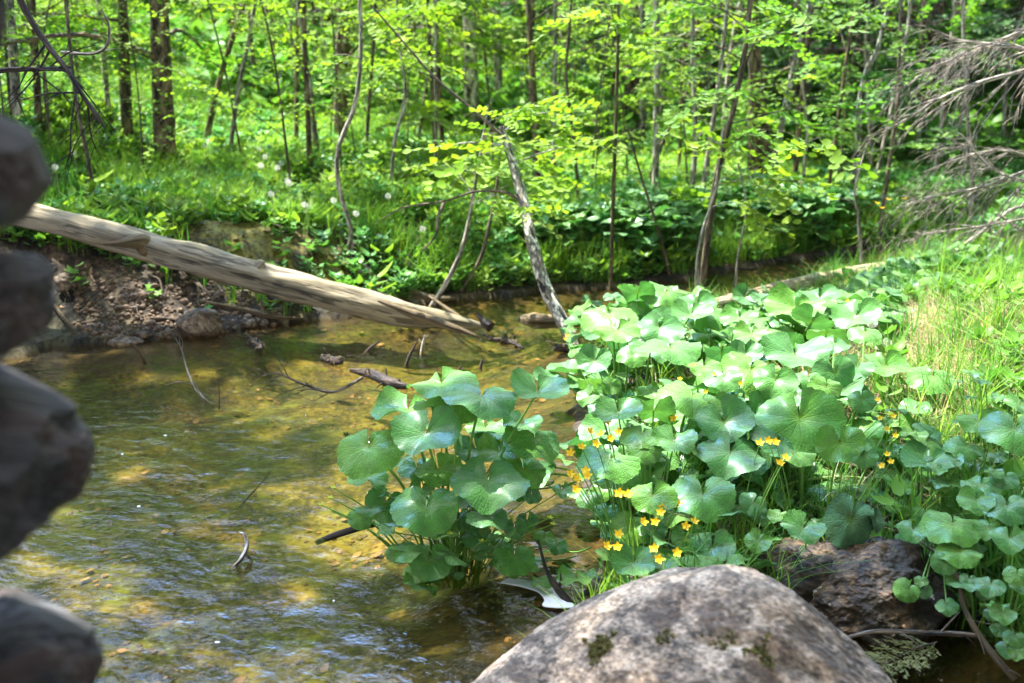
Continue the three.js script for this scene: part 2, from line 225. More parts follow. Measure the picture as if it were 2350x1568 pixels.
mature.forEach(([uv, w, label, b, o]) => { const [p, r] = trunkAt(uv, w, o); tree('forest_tree', label, 'older trees on the far bank', p, r, { bark: b, seg: o.seg || 9, from: 0.3, branches: 7, reach: 1.5, leaf: 'hazel', tone: 'mid', dense: 6, up: 0.2, merge: true, wob: 0.14 }); });
// -- slender stems
const slim = [
  [[[465, 335], [505, 180], [562, 0]], 13, 'slanting brown sapling leaning toward its straighter neighbour', M.bark, { rise: 2.5, lean: 1 }, { from: 0.45 }],
  [[[522, 385], [540, 250], [572, 80], [586, 0]], 10, 'thin pale sapling standing beside the slanting brown one', M.barkPale, { rise: 2.5 }, { from: 0.5 }],
  [[[222, 490], [208, 400], [188, 300], [170, 200], [150, 0]], 9, 'crooked brown stem growing beside the stacked stones', M.twig, { rise: 1.5 }, { branches: 5, from: 0.6 }],
  [[[797, 668], [798, 590], [806, 530], [780, 440], [774, 350], [815, 240], [828, 120], [826, 0]], 11, 'wavy pale sapling with an S bend behind the fallen log', M.barkPale, { level: 0.03, rise: 1.4, tip: 0.75 }, { from: 0.6, branches: 8 }],
  [[[982, 692], [1035, 630], [1068, 545], [1085, 450], [1105, 340], [1120, 240]], 11, 'curved grey stem rising from the water beside the log tip', M.barkPale, { level: 0.02, tip: 0.45 }, { from: 0.55, branches: 9 }],
  [[[1040, 672], [1100, 600], [1122, 520], [1138, 440], [1150, 330]], 10, 'second curved grey stem on the grassy waterline', M.twig, { level: 0.02, tip: 0.45 }, { from: 0.55, branches: 8 }],
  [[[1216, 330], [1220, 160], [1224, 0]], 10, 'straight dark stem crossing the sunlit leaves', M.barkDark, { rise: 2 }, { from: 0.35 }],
  [[[1402, 655], [1408, 430], [1416, 200], [1420, 0]], 9, 'straight brown pole stem standing at the water edge', M.barkOlive, { level: 0.02, rise: 1.6, tip: 0.7 }, { from: 0.45, branches: 12 }],
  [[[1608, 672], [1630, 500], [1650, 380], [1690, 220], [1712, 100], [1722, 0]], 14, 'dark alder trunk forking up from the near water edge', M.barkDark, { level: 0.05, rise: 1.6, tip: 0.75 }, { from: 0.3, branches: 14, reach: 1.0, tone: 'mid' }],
  [[[1598, 700], [1606, 560], [1640, 440], [1660, 300]], 9, 'thin spotted stem beside the dark alder trunk', M.barkPale, { level: 0.05, tip: 0.4 }, { from: 0.5, branches: 5 }],
  [[[1684, 705], [1694, 590], [1712, 480], [1700, 400], [1680, 330]], 6, 'thin pale leaning twig stem by the half sunk log', M.barkPale, { level: 0.06, tip: 0.4 }, { from: 0.6, branches: 3 }],
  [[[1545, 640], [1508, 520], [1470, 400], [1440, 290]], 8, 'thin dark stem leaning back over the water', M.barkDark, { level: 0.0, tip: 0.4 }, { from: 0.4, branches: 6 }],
  [[[1765, 470], [1785, 340], [1812, 200], [1845, 60], [1860, 0]], 13, 'pale slanting birch sapling on the leafy far shore', M.birch, { rise: 2 }, { from: 0.45, branches: 8, tone: 'mid' }],
  [[[1832, 485], [1846, 380], [1852, 280], [1838, 160]], 9, 'thin pale stem beside the slanting birch sapling', M.barkPale, { tip: 0.5 }, { from: 0.5, branches: 5, tone: 'mid' }],
  [[[1952, 478], [1968, 350], [1972, 250], [1990, 160], [2015, 110]], 15, 'white birch stem with a bent top before the dark thicket', M.birch, { tip: 0.7, rise: 1.4, lean: 0.3 }, { from: 0.55, branches: 6, tone: 'mid' }],
  [[[1578, 512], [1592, 400], [1596, 300], [1590, 120]], 12, 'grey trunk of a paired clump on the far shore', M.barkPale, { rise: 1.5 }, { from: 0.35, branches: 10 }],
  [[[1600, 512], [1618, 400], [1640, 260], [1660, 100]], 11, 'leaning twin of the paired grey clump on the far shore', M.barkPale, { rise: 1.5 }, { from: 0.35, branches: 10 }],
  [[[1980, 600], [1970, 500], [1962, 440], [1990, 330]], 8, 'thin grey stem standing in the far water', M.barkPale, { level: 0, tip: 0.4 }, { from: 0.5, branches: 3, tone: 'mid' }],
  [[[2228, 500], [2232, 390], [2222, 290], [2214, 150], [2210, 0]], 9, 'thin grey stem behind the dead conifer twigs', M.barkPale, { level: 0.2, rise: 1 }, { from: 0.4, branches: 7, tone: 'mid' }],
  [[[2020, 520], [2040, 380], [2060, 240], [2066, 60]], 9, 'grey stem in front of the dark thicket', M.twig, { level: 0.2, rise: 1 }, { from: 0.4, branches: 8, tone: 'mid' }],
  [[[1010, 330], [1000, 200], [985, 80]], 9, 'slim stem among the sunlit understorey beyond the wavy sapling', M.barkPale, { rise: 2 }, { from: 0.3 }],
  [[[955, 340], [975, 220], [1000, 60]], 8, 'slim slanting stem beyond the wavy sapling', M.twig, { rise: 2 }, { from: 0.3 }],
  [[[895, 460], [905, 330], [930, 220], [918, 100]], 8, 'pale bent stem in the herbs beyond the wavy sapling', M.barkPale, { rise: 1 }, { from: 0.4 }],
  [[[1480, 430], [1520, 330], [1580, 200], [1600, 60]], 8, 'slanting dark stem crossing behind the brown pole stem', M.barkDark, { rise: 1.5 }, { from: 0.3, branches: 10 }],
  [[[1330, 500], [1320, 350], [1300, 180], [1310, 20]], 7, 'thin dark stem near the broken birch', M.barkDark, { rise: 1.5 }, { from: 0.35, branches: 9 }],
];
slim.forEach(([uv, w, label, b, o, t]) => { const [p, r] = trunkAt(uv, w, o); tree('sapling', label, 'slender saplings of the far bank', p, r, { bark: b, seg: 8, reach: 0.8, leaf: 'alder', tone: 'fresh', dense: 11, leafScale: 0.95, steps: 26, ...t }); });  // mid tone on stems before the thicket puts its shade into leaf colour
// -- saplings and trees that fill the wood behind
const woodR = rng(91), glade = (x, z) => x / -z > -0.35 && x / -z < -0.27 && z > -20;   // the open sunny strip by the timber posts
for (let i = 0; i < 76; i++) {
  const z = -rr(8.6, 20, woodR), x = rr(-0.56, 0.6, woodR) * -z, dark = x / -z > 0.16 ? 1 : 0; if (zone(x, z).w !== 0 || zone(x, z).s < 1.2 || (!dark && z > -11 && i % 2) || glade(x, z)) continue;
  const y = height(x, z), L = rr(2.2, 4.2, woodR), p = [V(x, y, z), V(x + rr(-0.2, 0.2, woodR), y + L * 0.5, z + rr(-0.2, 0.2, woodR)), V(x + rr(-0.5, 0.5, woodR), y + L, z + rr(-0.4, 0.4, woodR))], r0 = rr(0.012, 0.03, woodR);
  tree('understorey_sapling', dark ? 'leafy sapling in the shaded thicket beyond the far shore' : 'leafy sapling in the sunlit wood behind the bank', dark ? 'saplings of the shaded thicket' : 'saplings of the sunlit wood', p, [r0, r0 * 0.7, r0 * 0.3], { seed: 400 + i, bark: dark ? M.barkPale : M.bark, seg: 6, from: 0.12, branches: 15, reach: 1.15, leaf: ['alder', 'hazel', 'maple', 'small'][i % 4], tone: dark ? 'deep' : 'fresh', dense: 11, merge: true, steps: 8 });  // thicket saplings take the darker leaf tone, shade put into their colour
}
for (let i = 0; i < 42; i++) {
  const z = -rr(13, 34, woodR), x = rr(-0.6, 0.62, woodR) * -z; if ((x / -z < 0.1 && z > -19 && i % 3) || glade(x, z)) continue; const tall = z < -22, y = height(x, z), L = tall ? rr(13, 16, woodR) : rr(6, 9, woodR), r0 = rr(0.07, 0.15, woodR) * (tall ? 1.5 : 1);
  tree('forest_tree', 'brown trunk deep in the wood under leafy limbs', 'trees deep in the wood', [V(x, y, z), V(x + rr(-0.2, 0.2, woodR), y + L * 0.5, z), V(x + rr(-0.4, 0.4, woodR), y + L, z)], [r0 * 1.15, r0 * 0.8, r0 * 0.3], { seed: 900 + i, bark: i % 3 ? M.bark : M.barkPale, seg: 7, from: 0.16, branches: tall ? 20 : x / -z > 0.15 ? 20 : 11, reach: 2.0, leaf: 'far', tone: x / -z > 0.2 ? 'deep' : 'mid', dense: x / -z > 0.15 ? 12 : tall ? 5 : 2.8, leafScale: tall ? 1.7 : 1, merge: true, steps: 8, up: 0.12 });  // crowns on the thicket side use the deep tone as painted shade
}
// -- bare slim stems
for (let i = 0; i < 44; i++) {
  const z = -rr(7.5, 17, woodR), x = rr(-0.5, 0.56, woodR) * -z, q = zone(x, z); if (q.w !== 0 || q.s < 1 || glade(x, z)) continue;
  const y = height(x, z, q), L = rr(3, 4.6, woodR), lx = rr(-0.6, 0.6, woodR), r0 = rr(0.012, 0.03, woodR), pale = i % 2;
  tree('slim_stem', pale ? 'slim pale bare stem standing in the wood behind the bank' : 'slim brown bare stem standing in the wood behind the bank', pale ? 'slim pale stems of the wood' : 'slim brown stems of the wood', [V(x, y, z), V(x + lx * 0.25 + rr(-0.1, 0.1, woodR), y + L * 0.45, z), V(x + lx, y + L, z + rr(-0.3, 0.3, woodR))], [r0, r0 * 0.8, r0 * 0.4], { seed: 1700 + i, bark: pale ? M.barkPale : M.bark, seg: 6, from: 0.3, branches: 7, reach: 0.8, leaf: 'small', tone: 'fresh', dense: 3, up: 0.6, merge: true, steps: 10 });
}
// -- fine twiggy shrubs between the far shore and the wood
for (let i = 0; i < 48; i++) {
  const z = -rr(6.6, 9.6, woodR), x = rr(-0.5, 0.5, woodR) * -z, q = zone(x, z); if (q.w !== 0 || q.s < 1.2 || glade(x, z)) continue;
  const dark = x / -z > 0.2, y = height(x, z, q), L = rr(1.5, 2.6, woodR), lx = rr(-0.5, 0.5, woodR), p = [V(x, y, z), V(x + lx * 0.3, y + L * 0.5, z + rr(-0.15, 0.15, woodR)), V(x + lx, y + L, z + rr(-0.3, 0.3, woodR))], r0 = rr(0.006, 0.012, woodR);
  tree('twiggy_shrub', dark ? 'fine twiggy shrub with small leaves before the shaded thicket' : 'fine twiggy shrub with small bright leaves on the far bank', dark ? 'twiggy shrubs before the thicket' : 'twiggy shrubs of the far bank', p, [r0, r0 * 0.7, r0 * 0.3], { seed: 700 + i, category: 'shrub', bark: i % 2 ? M.barkDark : M.twig, seg: 5, from: 0.15, branches: 13, reach: 0.9, leaf: 'small', tone: dark ? 'mid' : 'fresh', dense: 9, up: 0.55, merge: true, steps: 8 });  // shrubs before the thicket get a darker leaf tone in place of shade
}
for (const [x, z] of [[1.6, -13.5], [3.4, -12.2], [5.2, -13], [3.0, -15.5], [5.6, -16.5], [7.4, -12.4], [7.6, -15.6]]) { // evergreens that keep the thicket dark
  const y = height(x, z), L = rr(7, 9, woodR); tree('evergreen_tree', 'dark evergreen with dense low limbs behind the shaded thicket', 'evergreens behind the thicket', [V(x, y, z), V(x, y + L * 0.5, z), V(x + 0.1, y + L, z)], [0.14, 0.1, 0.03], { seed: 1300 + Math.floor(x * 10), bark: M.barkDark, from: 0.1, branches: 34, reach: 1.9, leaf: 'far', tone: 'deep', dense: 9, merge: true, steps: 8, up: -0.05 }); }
{ // the wood closing the view: too deep and dense to tell stems apart
  const r = rng(55), l = [[], []];
  for (let i = 0; i < 9000; i++) { const z = -rr(20, 46, r), x = rr(-0.75, 0.75, r) * -z, y = height(x, z) + rr(0.1, 7.5, r) ** 1; l[i % 2].push({ p: V(x, y, z), q: turn(r() * 6.283, rr(-0.4, 0.3, r), rr(-0.4, 0.4, r)), s: rr(1.2, 2.4, r), c: tint(r) }); }
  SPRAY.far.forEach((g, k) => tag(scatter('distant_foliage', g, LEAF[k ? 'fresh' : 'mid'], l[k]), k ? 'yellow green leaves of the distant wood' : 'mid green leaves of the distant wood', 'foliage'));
}
// ---------------------------------------------------------------- logs and driftwood
const logTex = dataTex(512, 512, (u, v) => { const g = tileN(u, v * 0.999, 4, 3, 3), st = tileN(u, v, 40, 21, 2), cr = sm(0.34, 0.5, tileN(u, v, 16, 44, 3)); const a = 0.74 + 0.14 * g + 0.11 * st - 0.28 * cr, y = 0.5 + 0.5 * tileN(u, v, 3, 30, 3); return [a, a * lerp(0.97, 0.93, y), a * lerp(0.90, 0.74, y)]; }, true);
const logBump = dataTex(512, 512, (u, v) => [0.5 + 0.3 * tileN(u, v, 40, 21, 2) - 0.4 * sm(0.18, 0.3, tileN(u, v, 16, 44, 3))]);
for (const t of [logTex, logBump]) t.repeat.set(2, 0.22);
M.log = new THREE.MeshStandardMaterial({ color: rgb(0.52, 0.49, 0.43), map: logTex, bumpMap: logBump, bumpScale: 0.0025, roughness: 0.85 });
M.logGrey = new THREE.MeshStandardMaterial({ color: rgb(0.66, 0.6, 0.52), map: logTex, bumpMap: logBump, bumpScale: 0.006, roughness: 0.85 });
M.splinter = new THREE.MeshStandardMaterial({ color: rgb(0.30, 0.24, 0.16), map: logTex, bumpMap: logBump, bumpScale: 0.004, roughness: 0.85 });
{ // the big leaning log: its foot in the stream, its top on the bank behind the stacked stones
  const uvs = [[-760, 268], [-350, 378], [120, 508], [420, 588], [700, 664], [900, 714], [1060, 742], [1130, 752]], ds = [4.75, 4.85, 4.95, 5.0, 5.03, 5.06, 5.1, 5.12], p = uvs.map(([u, v], i) => P(u, v, ds[i])), base = G(1000, 752);
  const t = thing('fallen_log', 'barkless grey log leaning from the bank into the stream', 'log', base);
  const g = tube(rel(p, base), [0.058, 0.06, 0.064, 0.075, 0.078, 0.072, 0.034, 0.006], 22, 60, 0.24, 2); mesh('trunk', g, M.log, t);
  const k = P(320, 552, 4.93); mesh('branch_stub', tube(rel([P(335, 566, 4.97), k, P(282, 558, 4.84), P(238, 560, 4.80)], base), [0.055, 0.042, 0.022, 0.003], 9, 12, 0.25, 7), M.splinter, t);
  mesh('knot', tube(rel([P(590, 628, 5.02), P(598, 606, 5.0), P(606, 602, 4.99)], base), [0.045, 0.03, 0.006], 8, 6, 0.2, 3), M.log, t);
  mesh('splinter', tube(rel([P(868, 690, 4.96), P(960, 724, 4.92), P(1040, 752, 4.88), P(1100, 774, 4.85)], base), [0.008, 0.026, 0.022, 0.006], 6, 14, 0.2, 5), M.splinter, t);
  mesh('splinter', tube(rel([P(985, 680, 5.45), P(1040, 718, 5.3), P(1075, 738, 5.2)], base), [0.008, 0.013, 0.006], 6, 8, 0.2, 9), M.splinter, t);
}
{ const p = [P(1590, 708, 4.75), P(1700, 690, 4.95), P(1850, 655, 5.45), P(1985, 626, 6.0), P(2090, 606, 6.4), P(2220, 585, 6.8)], base = p[2].clone(); base.y = 0;
  const t = thing('fallen_log', 'pale log lying along the near shore behind the leaf clumps', 'log', base); mesh('trunk', tube(rel(p, base), [0.02, 0.048, 0.056, 0.05, 0.042, 0.02], 18, 40, 0.14, 8), M.logGrey, t); }
{ const p = [P(1192, 733, 5.3), P(1225, 736, 5.25), P(1300, 738, 5.2), P(1370, 730, 5.2)], base = G(1260, 740); const t = thing('sunken_log', 'dark wet log end breaking the surface beside the leaning log', 'log', base); mesh('trunk', tube(rel(p, base), [0.02, 0.045, 0.03, 0.035], 10, 16, 0.2, 3), M.splinter, t); }
{ const base = G(1105, 748), t = thing('wood_fragment', 'dark pointed wood chip sticking out of the water at the log tip', 'wood', base); mesh('chip', tube(rel([P(1128, 752, 5.0), P(1112, 740, 5.02), P(1092, 716, 5.05)], base), [0.03, 0.022, 0.003], 5, 6, 0.2, 1), M.deadDark, t); }
for (const [uv, w, label, m] of [
  [[[465, 697], [560, 716], [640, 734], [705, 740]], 12, 'long grey driftwood lying on the gravel shore under the log', M.splinter],
  [[[345, 735], [400, 738], [460, 760], [500, 772]], 9, 'bent driftwood stick beside the shore stone', M.twig],
  [[[75, 640], [110, 690], [150, 740], [175, 770]], 9, 'broken stick slanting down the eroded bank', M.splinter],
  [[[1865, 590], [1910, 594], [1975, 600]], 12, 'dark driftwood across the far water', M.wet],
  [[[1690, 628], [1740, 634]], 10, 'short dark driftwood by the far shore', M.wet],
  [[[1330, 560], [1400, 582]], 16, 'weathered broken log end among the far shore leaves', M.splinter],
  [[[870, 244], [960, 238], [1065, 228]], 13, 'fallen trunk lying across the sunlit wood floor', M.logGrey],
  [[[905, 262], [1010, 305]], 16, 'dark rotting log on the wood floor', M.splinter],
  [[[885, 690], [940, 678], [990, 690], [1045, 700]], 22, 'old grey root log on the waterline behind the leaning log', M.splinter],
  [[[2080, 548], [2140, 565], [2200, 580]], 14, 'brown dead log under the conifer twigs', M.splinter],
]) { const p = uv.map(([u, v]) => { const q = hit(u, v); q.y = Math.max(q.y, 0) + 0.012; return q; }), d = -p[0].z, r = w / 2 / F * d, t = thing('driftwood', label, 'driftwood', p[1].clone()); mesh('stick', tube(rel(p, p[1]), p.map((_, i) => r * (i === 0 ? 0.6 : i === p.length - 1 ? 0.35 : 1)), 8, 16, 0.22, w), m, t); }
// the broken birch leaning out of the leaf clumps
{ const uv = [[1345, 815, 4.62], [1300, 755, 4.75], [1252, 660, 4.9], [1222, 560, 5.05], [1200, 460, 5.2], [1182, 395, 5.3], [1162, 325, 5.4], [1150, 290, 5.42]], p = uv.map(a => P(...a)); p[0].y = Math.min(p[0].y, 0.02);
  const root = tree('birch_tree', 'leaning birch with a white and black trunk rising from the shore', null, p, [0.033, 0.034, 0.033, 0.031, 0.028, 0.025, 0.02, 0.014], { bark: M.birch, seg: 14, steps: 40, branches: 4, from: 0.75, reach: 0.6, dense: 5, wob: 0.06 });
  const bs = [[[1205, 468], [1160, 442], [1090, 440], [1020, 462], [920, 478], [862, 515]], [[1020, 462], [1005, 500], [1000, 540], [970, 575]], [[1160, 320], [1100, 265], [1000, 180], [920, 90], [850, 10]]];
  bs.forEach((b, i) => mesh('branch', tube(rel(b.map(([u, v], k) => P(u, v, 5.22 - (i === 2 ? 0 : 0.05 * k))), p[0]), [0.009, 0.008, 0.006, 0.005, 0.004, 0.002].slice(0, b.length), 6, 24, 0.1), M.twig, root)); }
// ---------------------------------------------------------------- stones
const graniteTex = dataTex(512, 512, (u, v) => { const fine = tileN(u, v, 90, 3, 2), mid = tileN(u, v, 22, 6, 3), big = tileN(u, v, 3, 9, 4); const a = 0.70 + 0.24 * fine + 0.24 * mid + 0.10 * big, dk = 0.55 * sm(0.1, 0.75, tileN(u, v, 12, 33, 4)), rs = 0.15 * sm(0.35, 0.6, tileN(u, v, 9, 71, 3)); return [lerp(lerp(a, 0.30, dk), 0.5, rs), lerp(lerp(a * 0.945, 0.27, dk), 0.36, rs), lerp(lerp(a * 0.885, 0.25, dk), 0.26, rs)]; }, true);
const graniteBump = dataTex(512, 512, (u, v) => [0.5 + 0.25 * tileN(u, v, 50, 3, 2) + 0.3 * tileN(u, v, 9, 6, 4)]);
const darkStoneTex = dataTex(512, 512, (u, v) => { const a = 0.40 + 0.22 * tileN(u, v, 50, 3, 2) + 0.22 * tileN(u, v, 12, 6, 4), ms = sm(0.0, 0.3, tileN(u, v, 4, 71, 5)), li = sm(0.62, 0.68, tileN(u, v, 7, 90, 5) + 0.25 * tileN(u, v, 40, 91, 2)); return [lerp(lerp(a, 0.24, ms), 0.85, li), lerp(lerp(a * 0.84, 0.2, ms), 0.85, li), lerp(lerp(a * 0.64, 0.09, ms), 0.84, li)]; }, true);
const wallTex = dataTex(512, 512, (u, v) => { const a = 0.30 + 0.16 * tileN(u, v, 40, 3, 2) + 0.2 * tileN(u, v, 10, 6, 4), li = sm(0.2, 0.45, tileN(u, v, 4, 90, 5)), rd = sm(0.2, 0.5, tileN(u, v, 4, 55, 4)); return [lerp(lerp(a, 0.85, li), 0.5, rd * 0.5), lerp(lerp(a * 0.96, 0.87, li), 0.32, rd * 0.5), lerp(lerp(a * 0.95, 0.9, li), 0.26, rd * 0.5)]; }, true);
M.granite = new THREE.MeshStandardMaterial({ color: rgb(0.49, 0.425, 0.35), map: graniteTex, bumpMap: graniteBump, bumpScale: 0.006, roughness: 0.88 });
M.mossStone = new THREE.MeshStandardMaterial({ color: rgb(0.36, 0.32, 0.26), map: darkStoneTex, bumpMap: graniteBump, bumpScale: 0.01, roughness: 0.8 });
M.wallStone = new THREE.MeshStandardMaterial({ color: rgb(0.17, 0.17, 0.175), map: wallTex, bumpMap: graniteBump, bumpScale: 0.004, roughness: 0.85 });  // base colour darkened to stand in for the deep shade on these stones
M.pebble = new THREE.MeshStandardMaterial({ color: rgb(0.36, 0.30, 0.22), map: graniteTex, roughness: 0.8 });
// a stone: a dense ball pushed into shape; uv by the face's main direction
function stone(sx, sy, sz, seed, o = {}) {
  const g = mergeVertices(new THREE.IcosahedronGeometry(1, o.detail || 24).deleteAttribute('uv').deleteAttribute('normal')), p = g.attributes.position, uv = [], pw = o.pow || 2;
  for (let i = 0; i < p.count; i++) {
    let v = V(p.getX(i), p.getY(i), p.getZ(i)); const k = (Math.abs(v.x) ** pw + Math.abs(v.y) ** pw + Math.abs(v.z) ** pw) ** (-1 / pw); v.multiplyScalar(k);
    const n = 1 + (o.lump ?? 0.16) * fbm(v.x * 1.3 + seed, v.y * 1.3, v.z * 1.3, 3) + (o.rough || 0.012) * fbm(v.x * 9 + seed, v.y * 9, v.z * 9, 3);
    v.multiplyScalar(n); if (o.chips) for (const [cn, cd] of o.chips) { const e = v.dot(cn) - cd; if (e > 0) v.addScaledVector(cn, -0.9 * e); } if (o.shape) v = o.shape(v); v.set(v.x * sx, v.y * sy, v.z * sz); p.setXYZ(i, v.x, v.y, v.z);
    if (o.front) uv.push((v.x + 0.6 * v.z) / o.tile, (v.y - 0.5 * v.z) / o.tile); else uv.push((v.x + 0.35 * v.y) / (o.tile || 0.7), (v.z - 0.8 * v.y) / (o.tile || 0.7));
  }
  g.setAttribute('uv', new THREE.Float32BufferAttribute(uv, 2)); g.computeVertexNormals(); return g;
}
{ // foreground boulder: a low ridge that falls away to both sides, a crack across its face
  const c = V(0.33, 0, -1.60), t = thing('granite_boulder', 'large pale granite boulder with moss patches beside the yellow flowers', 'boulder', c);
  const g = stone(0.46, 0.34, 0.36, 4.2, { detail: 60, lump: 0.10, pow: 1.72, tile: 0.55, shape: v => { const y = v.y; v.x += 0.10 * sm(0, 1, y); const cr = Math.abs(v.z - 0.30 - 0.10 * Math.sin(v.x * 3 + 0.6) - 0.04 * N(v.x * 6, 2)); if (y > 0) v.multiplyScalar(1 - 0.035 * Math.exp(-((cr / 0.035) ** 2)) * sm(-0.15, 0.05, v.x) * sm(0.75, 0.4, v.x)); v.y += 0.19 * Math.exp(-(((v.x - 0.06) / 0.52) ** 2)) * sm(0, 0.6, y); v.x *= v.x > 0 ? 0.95 : 1.05; return v; } });
  mesh('rock', g, M.granite, t);
  // moss cushions in the hollows
  const r = rng(3), l = [], nr = g.attributes.normal, pp = g.attributes.position;
  const spots = [[1375, 1490, 0.04, 260], [1745, 1500, 0.035, 140], [1095, 1545, 0.09, 700], [1520, 1468, 0.02, 60], [1660, 1472, 0.03, 80]];
  const cand = []; for (let i = 0; i < pp.count; i++) if (nr.getY(i) > 0.15) cand.push(i);
  const rc = new THREE.Raycaster(), mm = t.children[0]; t.updateMatrixWorld(true);
  for (const [u, v, rad, n] of spots) { rc.set(V(0, EYE, 0), ray(u, v).normalize()); const h = rc.intersectObject(mm)[0]; if (!h) continue; const q = h.point.clone().sub(c);
    for (const i of cand) { const w = V(pp.getX(i), pp.getY(i), pp.getZ(i)), d = w.distanceTo(q); if (d < rad * (0.75 + 1.1 * N(w.x * 45, w.z * 45, 3)) && r() < 1.2 - d / rad) for (let k = 0; k < n / 45; k++) l.push({ p: w.clone().add(V(rr(-0.006, 0.006, r), -0.001, rr(-0.006, 0.006, r))), q: turn(r() * 6.3, rr(-0.5, 0.5, r), rr(-0.5, 0.5, r)), s: rr(0.5, 1.2, r), c: tint(r, 0.5, 1.3) }); } }
  const tuft = { pos: [], uv: [], idx: [] }; for (let k = 0; k < 5; k++) { const a = k * 1.256; oneLeaf(tuft, V(0, 0, 0), V(Math.cos(a) * 0.6, 1, Math.sin(a) * 0.6), V(Math.cos(a), -0.5, Math.sin(a)), 0.008, 0.0035); }
  if (l.length) scatter('moss', geo(tuft.pos, tuft.idx, tuft.uv), leafMat(0.13, 0.12, 0.03, { through: 0.2, coat: 0 }), l, t);
}
{ const c = hit(1985, 1415); c.y = 0.01; const t = thing('mossy_boulder', 'dark brown mossy boulder with white lichen spots behind the granite boulder', 'boulder', c); mesh('rock', stone(0.165, 0.155, 0.17, 9.1, { detail: 44, lump: 0.3, pow: 2.1, tile: 0.5, rough: 0.03, shape: v => { if (v.y > 0) v.y *= 0.9 + 0.35 * v.x; return v; } }), M.mossStone, t); }
{ const c = hit(1850, 1340); c.y = 0.03; const t = thing('mossy_boulder', 'low dark flat stone wedged behind the mossy boulder', 'boulder', c); mesh('rock', stone(0.15, 0.09, 0.12, 3.1, { detail: 24, lump: 0.2 }), M.mossStone, t); }
for (const [u, v, a, b, cc, label, mt] of [[458, 752, 0.115, 0.075, 0.09, 'rounded tan stone at the foot of the gravel bank', M.pebble], [285, 790, 0.10, 0.03, 0.06, 'flat wet stone at the water edge under the bank', M.pebble], [150, 655, 0.06, 0.05, 0.05, 'yellowish stone in the eroded bank', M.pebble], [395, 605, 0.03, 0.02, 0.03, 'small pale stone lying under the log', M.pebble], [370, 512, 0.03, 0.03, 0.03, 'round white stone beside the mossy mound', M.granite], [385, 524, 0.027, 0.025, 0.025, 'second white stone beside the mossy mound', M.granite], [345, 530, 0.022, 0.02, 0.02, 'small white stone in the bank grass', M.granite]]) {
  const p = hit(u, v); p.y += b * 0.3; const t = thing('shore_stone', label, 'stone', p); mesh('rock', stone(a, b, cc, u * 0.013, { detail: 14, lump: 0.2, tile: 0.4 }), mt, t); }
{ // pebbles of the gravel bank: the larger ones are things
  const r = rng(12), gs = [1, 2, 3].map(k => stone(1, 0.65, 0.8, k * 3.3, { detail: 4, lump: 0.2, tile: 6 })), l = [[], [], []]; let n = 0;
  for (let i = 0; i < 1500; i++) { const u = rr(170, 640, r), v = rr(600, 775, r); if (v < 590 + (640 - u) * 0.05 || r() > sm(560, 720, v)) continue; const p = hit(u, v); if (p.y < -0.02) continue; const s = rr(0.005, 0.014, r) * (r() < 0.12 ? 1.9 : 1), c = rgb(...[[1, 0.9, 0.75], [0.7, 0.6, 0.48], [1.3, 1.25, 1.15], [0.5, 0.42, 0.35]][Math.floor(r() * 4)]);
    if (s > 0.0155 && n < 60) { n++; const o = mesh('pebble', gs[i % 3], M.pebble, null, p); o.scale.setScalar(s); o.rotation.y = r() * 6; tag(o, 'rounded pebble lying in the gravel of the eroded bank', 'pebble', 'pebbles of the gravel bank'); }
    else l[i % 3].push({ p, q: turn(r() * 6.3, rr(-0.3, 0.3, r)), s, c }); }
  gs.forEach((g, k) => tag(scatter('gravel', g, M.pebble, l[k]), 'small gravel covering the eroded bank under the log', 'gravel')); }
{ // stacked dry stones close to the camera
  const base = V(-0.5, 0, -0.8), t = thing('stone_pile', 'stacked field stones with pale lichen close beside the camera, colour darkened for deep shade', 'stone pile', base);
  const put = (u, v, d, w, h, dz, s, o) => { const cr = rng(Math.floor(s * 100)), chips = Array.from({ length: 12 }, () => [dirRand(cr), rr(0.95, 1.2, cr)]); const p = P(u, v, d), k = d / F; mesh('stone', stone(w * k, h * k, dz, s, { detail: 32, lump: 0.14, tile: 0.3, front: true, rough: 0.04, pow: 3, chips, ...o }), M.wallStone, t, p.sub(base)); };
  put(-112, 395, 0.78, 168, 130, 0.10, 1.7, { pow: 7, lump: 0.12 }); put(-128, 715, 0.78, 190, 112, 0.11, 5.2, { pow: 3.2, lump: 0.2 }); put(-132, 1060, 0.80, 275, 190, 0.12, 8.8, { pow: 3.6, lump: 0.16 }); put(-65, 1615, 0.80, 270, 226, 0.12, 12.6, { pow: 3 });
  put(-176, -40, 0.78, 110, 150, 0.1, 15.5); put(-420, 395, 0.84, 190, 160, 0.12, 19); put(-420, 720, 0.84, 180, 150, 0.12, 23); put(-460, 1040, 0.84, 150, 150, 0.12, 26); put(-430, 1290, 0.84, 170, 130, 0.12, 29); put(-440, 1570, 0.84, 190, 170, 0.12, 31); put(-60, 2050, 0.84, 330, 270, 0.14, 35); put(-480, 2050, 0.84, 200, 270, 0.14, 37); put(-120, 2500, 0.88, 420, 220, 0.2, 41); put(-120, 2900, 0.88, 420, 260, 0.2, 43); put(-480, 2500, 0.88, 200, 300, 0.2, 47); put(-300, -300, 0.84, 250, 190, 0.12, 51);
}
